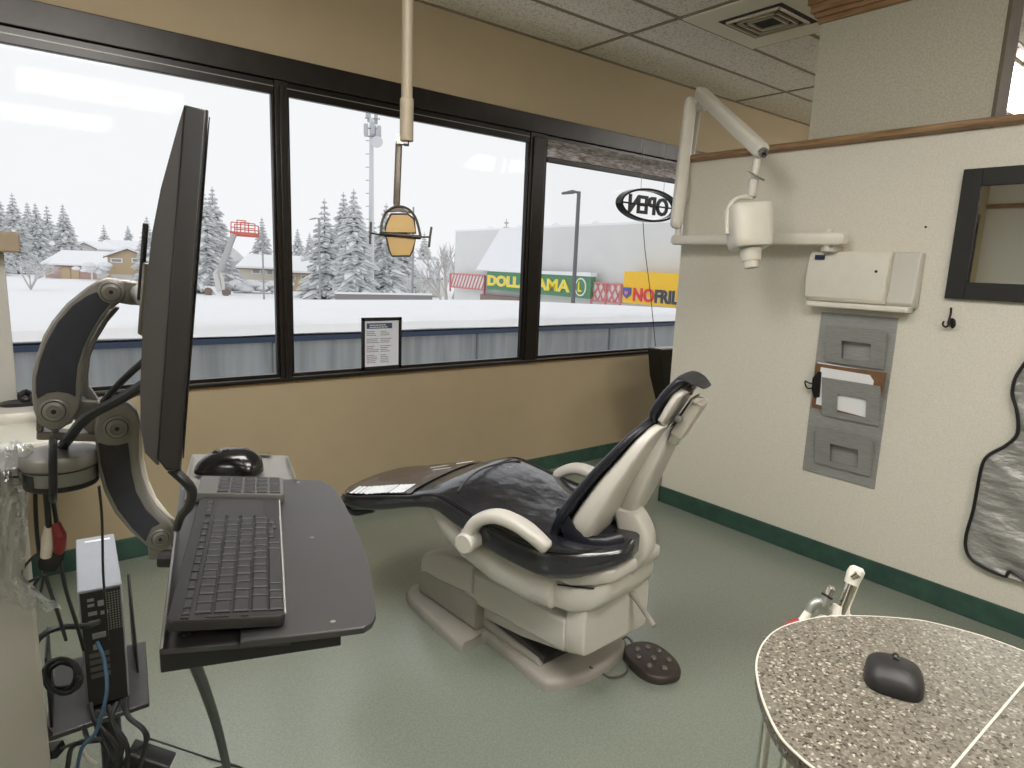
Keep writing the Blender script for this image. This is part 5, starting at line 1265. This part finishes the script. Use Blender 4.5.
# ---- houses
M_roofs = M_snow
M_tan = mat('tan_siding', srgb(196, 176, 144), .9, var=.03); M_brick = mat('pale_brick', srgb(188, 160, 152), .9, var=.06, vscale=4); M_gry = mat('pale_siding', srgb(212, 210, 206), .9, var=.02)  # far house colours paled to stand in for haze
M_trim = mat('dark_trim', srgb(128, 112, 100), .8); M_win = mat('far_window', srgb(190, 196, 200), .4); M_wtrim = mat('white_trim', srgb(236, 236, 234), .8)
def house(lbl, xl_, xr_, ybase, yeave, yapex, D, wall, gable='front', wins=(), depth=9, ov=.5, name='house', garage=()):
    A = AD(xl_, ybase, D); Bp = AD(xr_, ybase, D); ex = Bp-A; ex.z = 0; W_ = ex.length; ex.normalize(); ey = ZZ.cross(ex)   # ey away
    if ey.dot(f_) < 0: ey = -ey
    mid = (A+Bp)/2; ze = AD((xl_+xr_)/2, yeave, D).z; za_ = AD((xl_+xr_)/2, yapex, D).z
    O = Vector((A.x, A.y, GZ))
    h = thing(name, lbl, 'house', O+ex*W_/2)
    P = lambda a, b_, z: O+ex*a+ey*b_+ZZ*(z-GZ)
    if gable == 'front':
        MB().prism([P(0, 0, GZ), P(W_, 0, GZ), P(W_, 0, ze), P(W_/2, 0, za_), P(0, 0, ze)], ey*depth).build('walls', wall, h)
        for s_ in (0, 1):
            a0, a1 = (-ov, W_/2) if s_ == 0 else (W_+ov, W_/2); sl = (za_-ze)/(W_/2)
            z0 = ze-sl*ov
            MB().prism([P(a0, -ov, z0), P(a1, -ov, za_), P(a1, -ov, za_+.45), P(a0, -ov, z0+.40)], ey*(depth+2*ov)).build('roof', M_roofs, h)
            MB().prism([P(a0, -ov-.05, z0-.18), P(a1, -ov-.05, za_-.18), P(a1, -ov-.05, za_+.02), P(a0, -ov-.05, z0+.02)], ey*.08).build('barge_board', M_trim, h)
    else:
        MB().prism([P(0, 0, GZ), P(0, 0, ze), P(0, depth/2, za_), P(0, depth, ze), P(0, depth, GZ)], ex*W_).build('walls', wall, h)
        sl = (za_-ze)/(depth/2)
        for s_ in (0, 1):
            b0, b1 = (-ov, depth/2) if s_ == 0 else (depth+ov, depth/2); z0 = ze-sl*ov
            MB().prism([P(-ov, b0, z0), P(-ov, b1, za_), P(-ov, b1, za_+.45), P(-ov, b0, z0+.40)], ex*(W_+2*ov)).build('roof', M_roofs, h)
        MB().prism([P(-ov, -ov-.05, ze-sl*ov-.15), P(W_+ov, -ov-.05, ze-sl*ov-.15), P(W_+ov, -ov-.05, ze-sl*ov+.05), P(-ov, -ov-.05, ze-sl*ov+.05)], ey*.08).build('eave_board', M_trim, h)
    for (x0, y0, x1, y1) in wins:
        a = AD(x0, y0, D); c_ = AD(x1, y1, D); u0_ = (a-O).dot(ex); u1_ = (c_-O).dot(ex)
        wf = MB().prism([P(u0_, -.12, c_.z), P(u1_, -.12, c_.z), P(u1_, -.12, a.z), P(u0_, -.12, a.z)], ey*.14).build('window', M_wtrim, h)
        e = (u1_-u0_)*.12
        MB().prism([P(u0_+e, -.15, c_.z+e*.7), P(u1_-e, -.15, c_.z+e*.7), P(u1_-e, -.15, a.z-e*.7), P(u0_+e, -.15, a.z-e*.7)], ey*.05).build('pane', mat('far_pane', srgb(150, 154, 156), .4), wf)
    for (x0, y0, x1, y1, m_) in garage:
        a = AD(x0, y0, D); c_ = AD(x1, y1, D); u0_ = (a-O).dot(ex); u1_ = (c_-O).dot(ex)
        MB().prism([P(u0_, -.1, c_.z), P(u1_, -.1, c_.z), P(u1_, -.1, a.z), P(u0_, -.1, a.z)], ey*.12).build('door', m_, h)
    return h
house('low snow-roofed brick house with two garage doors left of the brown house', 46, 110, 281, 265, 253, 125, M_brick, 'side', depth=12, garage=[(63, 267, 71, 281, M_tan), (73, 267, 80, 281, M_tan), (98, 267, 108, 279, M_gry)])
house('tan gabled house with two white-trimmed windows', 109, 152, 281, 257, 249, 122, M_tan, 'front', [(113, 258, 125, 263), (134, 258, 145, 263)], garage=[(112, 274, 145, 281, M_gry)])
house('pale house with small gable and chimney behind the low roof', 76, 98, 270, 248, 243, 160, M_gry, 'front', [(80, 248, 86, 251)])
house('pale snow-roofed bungalow behind the bare bush', 12, 62, 272, 252, 242, 165, M_gry, 'side')
house('long snow roof right behind the gabled house', 98, 150, 268, 250, 242, 175, M_gry, 'side')
house('white balcony house between boom lift and mullion', 240, 290, 288, 268, 257, 118, mat('cream_siding', srgb(206, 200, 186), .9), 'side', [(253, 268, 262, 274), (268, 268, 274, 275)], depth=11)
house('cream house just right of the left mullion', 286, 313, 290, 272, 262, 112, M_tan, 'side', [(292, 275, 296, 280), (302, 275, 307, 280)], depth=9)
house('snow-roofed house behind the lamp and bare tree', 392, 440, 290, 276, 262, 110, M_gry, 'side', [(398, 277, 404, 283)], depth=9)
house('pale snow-roofed house behind the spruces in the middle window', 340, 372, 288, 276, 264, 120, M_brick, 'side', depth=9)
# balcony rail
a = AD(252, 280, 116.5); b_ = AD(282, 281, 116.5); q = MB(); q.tube([a, b_], .06, 6); q.tube([a-ZZ*.9, b_-ZZ*.9], .06, 6)
for k in range(16): p_ = a.lerp(b_, k/15); q.tube([p_, p_-ZZ*.9], .035, 5)
for k in range(3): p_ = a.lerp(b_, k/2); q.tube([p_, Vector((p_.x, p_.y, GZ))], .09, 5)
tag(q.build('balcony_railing', M_wtrim), 'white balcony railing in front of the balcony house', 'railing')
# ---- boom lift
bl_ = thing('boom_lift', 'red and white boom lift with raised basket in the snow', 'boom lift', (AD(214, 293, 62).x, AD(214, 293, 62).y, GZ))
DB = 90
for nm, pts, w_, m_ in (('lower_boom', [(220, 291), (216, 274), (219, 270)], .42, M_gry), ('upper_boom', [(218, 274), (226, 255), (234, 234)], .40, mat('boom_grey', srgb(186, 186, 184), .7)), ('boom_cylinder', [(224, 290), (222, 278), (218, 268)], .25, M_gry)):
    MB().tube([AD(x, y, DB) for x, y in pts], w_, 6).build(nm, m_, bl_)
M_redf = mat('hazed_red', srgb(214, 112, 100), .7, var=.05)  # red paled as if seen through haze
base = AD(216, 293, DB)
q = MB(); q.prism([AD(x, y, DB) for x, y in [(204, 294), (205, 288), (212, 289), (216, 295)]], f_*1.8); q.build('counterweight', M_redf, bl_)
q = MB(); q.prism([AD(x, y, DB) for x, y in [(203, 289), (206, 286), (214, 286.5), (228, 290), (230, 296), (214, 296)]], f_*1.8); q.build('snowed_chassis', M_snow, bl_)
for x in (208, 226):
    c_ = AD(x, 297, DB); MB().lathe(Vector((c_.x, c_.y, GZ+.55)), f_, [(.55, 0), (.55, .4)], 14).build('wheel', M_trim, bl_)
q = MB(); q.prism([AD(x, y, DB) for x, y in [(230, 231), (256, 233), (256, 236), (230, 234)]], f_*1.2); q.build('basket_floor', M_redf, bl_)
q = MB()
for (x0, y0, x1, y1) in [(231, 222, 255, 224), (231, 222, 231, 232), (237, 220, 237, 232), (245, 221, 245, 233), (255, 224, 255, 234), (237, 220, 246, 221), (231, 227, 255, 229)]:
    for o_ in (0, 1.2): q.tube([AD(x0, y0, DB)+f_*o_, AD(x1, y1, DB)+f_*o_], .07, 5)
q.build('basket_rails', M_redf, bl_)
# ---- poles
def pole(name, lbl, cat, x, yt, D, r0, r1, m_, arm=None):
    t = AD(x, yt, D); o = thing(name, lbl, cat, (t.x, t.y, GZ))
    MB().tube([Vector((t.x, t.y, GZ)), t], [r0, r1], 10).build('pole', m_, o)
    if arm:
        a = AD(arm[0], arm[1], D); MB().tube([t-ZZ*.05, t.lerp(a, .5)+ZZ*.04, a], [r1*.7, r1*.55, r1*.5], 8).build('lamp_arm', m_, o)
        d = (a-t).normalized(); MB().loft([sring(a+d*s_-ZZ*.02, ZZ, d.cross(ZZ), .05*k, .13*k, 3, 12) for s_, k in ((-.45, .4), (-.3, 1), (.1, 1), (.15, .5))]).build('lamp_head', m_, o)
    return o
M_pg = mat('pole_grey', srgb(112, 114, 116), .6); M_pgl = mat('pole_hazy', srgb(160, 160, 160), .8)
pole('street_lamp', 'dark street lamp in front of the blank grey store wall', 'street lamp', 579, 191.5, 25, .095, .075, M_pg, (565.5, 192.5))
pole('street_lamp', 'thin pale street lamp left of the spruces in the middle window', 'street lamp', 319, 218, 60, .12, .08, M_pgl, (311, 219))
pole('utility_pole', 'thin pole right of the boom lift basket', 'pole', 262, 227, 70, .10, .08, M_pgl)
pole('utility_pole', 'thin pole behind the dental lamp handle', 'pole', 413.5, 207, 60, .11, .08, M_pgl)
# ---- cell tower
M_tw = mat('tower_white', srgb(214, 216, 218), .7)
tw_ = thing('cell_tower', 'tall white mobile phone mast with antenna cluster at its top', 'phone mast', (AD(371, 262, 85).x, AD(371, 262, 85).y, GZ))
DT = 85; t = AD(371.5, 118, DT)
MB().tube([Vector((t.x, t.y, GZ)), t], [.40, .26], 12).build('mast', M_tw, tw_)
q = MB()
for k in range(12):
    y = 140+k*13; p_ = Vector((t.x, t.y, AD(371, y, DT).z)); q.tube([p_-CR*.75, p_], .05, 5)
q.build('climbing_pegs', M_pgl, tw_)
for x, y0, y1, w_ in ((366, 124, 136, .5), (369, 113, 122, .4), (376, 112, 124, .4), (379, 126, 138, .5), (373, 122, 134, .45), (367, 113, 118, .3), (375, 126, 142, .35)):
    p0 = AD(x, y0, DT-.6 if w_ > .4 else DT+.4); p1 = AD(x, y1, DT-.6 if w_ > .4 else DT+.4)
    MB().loft(barloft(p0, p1, CR, w_*.55, w_*.4, 6, ends=.9, n=12)).build('antenna_panel', mat('antenna_grey', srgb(188, 190, 194), .7), tw_)
dsh = AD(377, 142, DT-.9); MB().lathe(dsh, -f_, [(.1, -.3), (.75, 0), (.75, .08)], 18).build('dish', M_tw, tw_)
q = MB()
for y in (118, 128, 136): q.tube([AD(365, y, DT), AD(380, y+1, DT)], .08, 6)
q.build('antenna_frame', M_pgl, tw_)
# ---- low snowy fence / vehicles behind the canopy
q = MB(); a = AD(335, 296, 60); b_ = AD(432, 297, 60)
M_ff = mat('fence_faded', srgb(140, 137, 134), .8)
q.prism([Vector((a.x, a.y, GZ)), Vector((b_.x, b_.y, GZ)), AD(432, 295, 60), AD(335, 293.5, 60)], f_*.3)
ff = thing('low_fence', 'low grey fence capped with snow behind the canopy roof', 'fence', (a.x, a.y, GZ)); q.build('panels', M_ff, ff)
q = MB(); q.tube([AD(335, 293, 60), AD(432, 294.5, 60)], .09, 8); q.build('snow_cap', M_snow, ff)
# ---- stores
DLs, DRs = 41., 33.
SL = AD(487, 280, DLs); SR = AD(590, 290, DRs); sx = SR-SL; sx.z = 0; sx.normalize(); sn = Vector((sx.y, -sx.x, 0))   # toward camera
if sn.dot(-f_) < 0: sn = -sn
def sat(x, y, o=0.):
    d = ray(x, y); t = ((SL+sn*o-C0).dot(sn))/d.dot(sn); return C0+d*t
M_swall = mat('store_wall', srgb(226, 227, 226), .9, var=.02, vscale=1)
sto = thing('store_building', 'long pale grey store building with flat snow-edged roof', 'store building', (SL.x, SL.y, GZ))
ztop = sat(589, 226).z
Lx = (sat(455, 260)-SL).dot(sx)
O_ = Vector((SL.x, SL.y, GZ))
def sp3(a, z, o=0.): v = O_+sx*a+sn*o; return Vector((v.x, v.y, z))
MB().prism([sp3(Lx, GZ), sp3(60, GZ), sp3(60, ztop), sp3(Lx, ztop)], -sn*22).build('walls', M_swall, sto)
MB().prism([sp3(Lx-.1, ztop), sp3(60, ztop), sp3(60, ztop+.10), sp3(Lx-.1, ztop+.10)], -sn*.5).build('parapet_cap', M_snow, sto)
q = MB()
for k in range(10):
    a = Lx+4+k*3.3; q.lathe(sp3(a, ztop+.05, -.25), ZZ, [(.25, 0), (.2, .15), (.05, .22)], 8)
q.build('roof_snow_lumps', M_snow, sto)
# sloped snowy gable wedge over the green sign
a0 = (sat(484, 268)-SL).dot(sx); a1 = (sat(501, 231)-SL).dot(sx); a2 = (sat(534, 270)-SL).dot(sx)
MB().prism([sp3(a0, sat(484, 270).z, .6), sp3(a2, sat(534, 273).z, .6), sp3(a2+0, ztop-.02, .1), sp3(a1, ztop-.02, .1)], -sn*.12).build('sloped_snow_roof', M_snow, sto)
for xx in (454.5, 497):
    pass
M_green = mat('sign_green', srgb(88, 142, 106), .6, var=.02); M_yel = mat('sign_yellow', srgb(250, 224, 60), .5, var=.01); M_yl2 = mat('sign_amber', srgb(250, 200, 50), .5, var=.01)
def zrel(x, y, o=.0): return sat(x, y, o).z
so = .75
ds = thing('store_sign', 'green DOLLARAMA store sign with yellow letters and round emblem', 'sign', sat(540, 290, so))
gA = (sat(487, 280, so)-SL).dot(sx); gB = (sat(590.5, 290, so)-SL).dot(sx); gzt = .5*(zrel(487, 271.5, so)+zrel(590, 276, so)); gzb = .5*(zrel(487, 289, so)+zrel(590, 299, so))
MB().prism([sp3(gA, gzb, so), sp3(gB, gzb, so), sp3(gB, gzt, so), sp3(gA, gzt, so)], -sn*.3).build('panel', M_green, ds)
MB().prism([sp3(gA, gzt, so+.05), sp3(gB, gzt, so+.05), sp3(gB, gzt+.2, so+.05), sp3(gA, gzt+.12, so+.05)], -sn*.4).build('snow_cap', M_snow, ds)
W_ = gB-gA; Hs = gzt-gzb
tb_a = (sat(569, 285, so)-SL).dot(sx)-gA
for off_, ex_, m_, nm in ((0.01, .035, mat('letter_rim', srgb(244, 246, 236), .5), 'letter_outline'), (.05, .0, M_yel, 'letters')):
    q = MB(); put_text(q, 'DOLLARAMA', sp3(gA+W_*.015, gzb+Hs*.20, so+off_), sx, ZZ, tb_a, Hs*.60, .04, offset=.015+ex_)
    q.build(nm, m_, ds)
ecx = (sat(581, 287, so)-SL).dot(sx); rr_ = Hs*.42
q = MB(); q.loft([[sp3(ecx+math.cos(t)*rr_*.92, gzb+Hs*.5+math.sin(t)*rr_*1.0, so+o) for t in [2*PI*k/28 for k in range(28)]] for o in (.0, .04)]); q.build('emblem_ring', MATS['letter_rim'], ds)
q = MB(); q.loft([[sp3(ecx+math.cos(t)*rr_*.76, gzb+Hs*.5+math.sin(t)*rr_*.84, so+o) for t in [2*PI*k/28 for k in range(28)]] for o in (.03, .055)]); q.build('emblem_disc', M_green, ds)
q = MB(); put_text(q, 'L', sp3(ecx-rr_*.3, gzb+Hs*.28, so+.07), sx, ZZ, rr_*.62, Hs*.46, .04, offset=.03); q.build('emblem_letter', M_yel, ds)
# lattice canopies
M_pink = mat('lattice_red', srgb(218, 140, 142), .7); 
def lattice(lbl, x0, yt0, yb0, x1, yt1, yb1, cross=True):
    o = .55; A0 = (sat(x0, yt0, o)-SL).dot(sx); A1 = (sat(x1, yt1, o)-SL).dot(sx); zt_ = .5*(zrel(x0, yt0, o)+zrel(x1, yt1, o)); zb_ = .5*(zrel(x0, yb0, o)+zrel(x1, yb1, o))
    e = thing('lattice_canopy', lbl, 'canopy', sp3((A0+A1)/2, zb_, o))
    MB().prism([sp3(A0, zb_, o), sp3(A1, zb_, o), sp3(A1, zt_, o), sp3(A0, zt_, o)], -sn*.3).build('backing', mat('lattice_white', srgb(228, 224, 222), .8), e)
    q = MB(); H_ = zt_-zb_; n = max(3, int((A1-A0)/(H_*.42)))
    for k in range(n+1):
        a = A0+(A1-A0)*k/n
        b2 = min(A1, a+H_*.6); q.tube([sp3(a, zb_, o+.03), sp3(b2, zb_+H_*(b2-a)/(H_*.6), o+.03)], .035, 5)
        if cross:
            b2 = max(A0, a-H_*.6); q.tube([sp3(a, zb_, o+.04), sp3(b2, zb_+H_*(a-b2)/(H_*.6), o+.04)], .035, 5)
    for a in (A0, A1, (A0+A1)/2 if cross else A1): q.tube([sp3(a, zb_-.3, o+.04), sp3(a, zt_, o+.04)], .07, 6)
    for z in (zb_, zt_): q.tube([sp3(A0, z, o+.03), sp3(A1, z, o+.03)], .045, 5)
    q.build('lattice_bars', M_pink, e)
lattice('white canopy with pink slanted bars left of the green sign', 451, 274, 287, 485.5, 275, 290, False)
lattice('white canopy with red lattice between the green and yellow signs', 593, 283, 301, 622, 284, 303)
sf = MB(); sf.prism([sp3((sat(480, 298, .3)-SL).dot(sx), GZ, .3), sp3((sat(533, 298, .3)-SL).dot(sx), GZ, .3), sp3((sat(533, 298, .3)-SL).dot(sx), zrel(500, 295.5, .3), .3), sp3((sat(480, 298, .3)-SL).dot(sx), zrel(481, 294, .3), .3)], -sn*.28)
sf.build('brown_shopfront', mat('brown_front', srgb(150, 130, 122), .8), sto)
# yellow sign
yo = .75
ys3 = thing('store_sign', 'yellow NOFRILLS store sign with red and black letters, cut off by the partition', 'sign', sat(650, 300, yo))
yA = (sat(623.5, 285, yo)-SL).dot(sx); yB = yA+9.3; yzt = .5*(zrel(624, 271, yo)+zrel(677, 273.3, yo)); yzb = .5*(zrel(623, 302.5, yo)+zrel(677, 307.5, yo))
MB().prism([sp3(yA, yzb, yo), sp3(yB, yzb, yo), sp3(yB, yzt, yo), sp3(yA, yzt, yo)], -sn*.4).build('panel', M_yl2, ys3)
Hy = yzt-yzb
t0 = (sat(634, 295, yo)-SL).dot(sx); tN = (sat(655, 295, yo)-SL).dot(sx); tF = (sat(677, 295, yo)-SL).dot(sx)
zt0 = zrel(634, 287.5, yo); zb0 = zrel(634, 301, yo); hN = zt0-zb0
for off_, rim, m1, m2 in ((.01, .05, MATS['letter_rim'], MATS['letter_rim']), (.05, .02, mat('sign_red', srgb(222, 60, 56), .5), mat('sign_black', srgb(64, 66, 72), .5))):
    q = MB(); put_text(q, 'NO', sp3(t0, zb0, yo+off_), sx, ZZ, tN-t0, hN, .04, offset=rim+.015); q.build('letters_red', m1, ys3)
    q = MB(); put_text(q, 'FRILLS', sp3(tN+.05, zb0, yo+off_), sx, ZZ, (tF-tN)*1.62, hN*.97, .04, offset=rim+.015); q.build('letters_black', m2, ys3)
s0 = (sat(623.5, 290, yo)-SL).dot(sx); s1_ = (sat(631.5, 290, yo)-SL).dot(sx); zc1 = zrel(627, 287.5, yo); zc0 = zrel(627, 298.5, yo); zm = (zc1+zc0)/2
q = MB(); q.prism([sp3(s0, zm-.05, yo+.02), sp3((s0+s1_)/2, zc0, yo+.02), sp3(s1_, zm-.05, yo+.02), sp3(s1_, zc1, yo+.02), sp3(s0, zc1, yo+.02)], sn*.03); q.build('shield', mat('shield_blue', srgb(84, 96, 180), .5), ys3)
sc_ = (s0+s1_)/2; sw = (s1_-s0)*.26
q = MB(); q.prism([sp3(sc_, zm-sw*.9, yo+.055), sp3(sc_+sw, zm+sw*.2, yo+.055), sp3(sc_+sw*.5, zm+sw*.8, yo+.055), sp3(sc_, zm+sw*.4, yo+.055), sp3(sc_-sw*.5, zm+sw*.8, yo+.055), sp3(sc_-sw, zm+sw*.2, yo+.055)], sn*.02); q.build('shield_heart', M_pink, ys3)
# ================================================================== LIGHT
wd_ = bpy.data.worlds.new('overcast'); scene.world = wd_; wd_.use_nodes = True
nt = wd_.node_tree; bg = nt.nodes['Background']
bg.inputs['Color'].default_value = (.98, .985, 1, 1); bg.inputs['Strength'].default_value = .98
# fluorescent ceiling fixtures: the strip in view, plus unseen panels added to brighten the room
M_lamp = bpy.data.materials.new('fluorescent_lens'); M_lamp.use_nodes = True
b_ = M_lamp.node_tree.nodes['Principled BSDF']; b_.inputs['Base Color'].default_value = (.9, .88, .8, 1)
b_.inputs['Emission Color'].default_value = (1, .975, .935, 1); b_.inputs['Emission Strength'].default_value = 19
def fixture(lbl, x0, x1, y0, y1, grp='ceiling light panels'):
    o = thing('ceiling_light', lbl, 'ceiling light', ((x0+x1)/2, (y0+y1)/2, HC), 0)
    q = MB()
    for (a, b1, c_, d) in ((x0, x1, y0, y0+.03), (x0, x1, y1-.03, y1), (x0, x0+.03, y0, y1), (x1-.03, x1, y0, y1)): q.bb(a, b1, c_, d, HC-.02, HC-.002)
    q.build('frame', M_tbar, o)
    MB().bb(x0+.03, x1-.03, y0+.03, y1-.03, HC-.11, HC-.004).build('diffuser', M_lamp, o)
lampy = [AZ(x, y, HC) for x, y in ((1006, 62), (1002, 93))]
fixture('lit fluorescent strip glimpsed at the right edge beyond the pillar', 4.9, 6.6, 1.50, 1.80)
fixture('unseen lit ceiling panel added above the foot end of the dental chair', -.3, .9, 1.0, 1.6)
fixture('unseen lit ceiling panel added right above the camera', .3, 1.5, -.4, .2)
fixture('unseen lit ceiling panel added in the far left half of the room', -3.9, -2.7, -.4, .2)
fixture('unseen lit ceiling panel added behind the camera in the room middle', .0, 1.2, -2.1, -1.5)
fixture('unseen lit ceiling panel added beyond the partition near the front wall', 4.6, 5.8, -.9, -.3)
# daylight portals in the window openings
for n in range(4):
    x0 = mull[n][1]; x1 = mull[n+1][0]
    ld = bpy.data.lights.new('window_portal', 'AREA'); ld.shape = 'RECTANGLE'; ld.size = x1-x0; ld.size_y = zg0-zg1; ld.cycles.is_portal = True
    lo_ = bpy.data.objects.new('window_portal', ld); COL.objects.link(lo_); lo_.location = ((x0+x1)/2, WY+.10, (zg0+zg1)/2); lo_.rotation_euler = (-PI/2, 0, 0)
vs_ = scene.view_settings; vs_.view_transform = 'Standard'; vs_.look = 'None'; vs_.gamma = 1; vs_.exposure = 0; vs_.use_curve_mapping = False
scene.cycles.max_bounces = 8; scene.cycles.diffuse_bounces = 5; scene.cycles.glossy_bounces = 4; scene.cycles.transparent_max_bounces = 16; scene.cycles.caustics_reflective = False; scene.cycles.caustics_refractive = False
scene.cycles.sample_clamp_indirect = 6
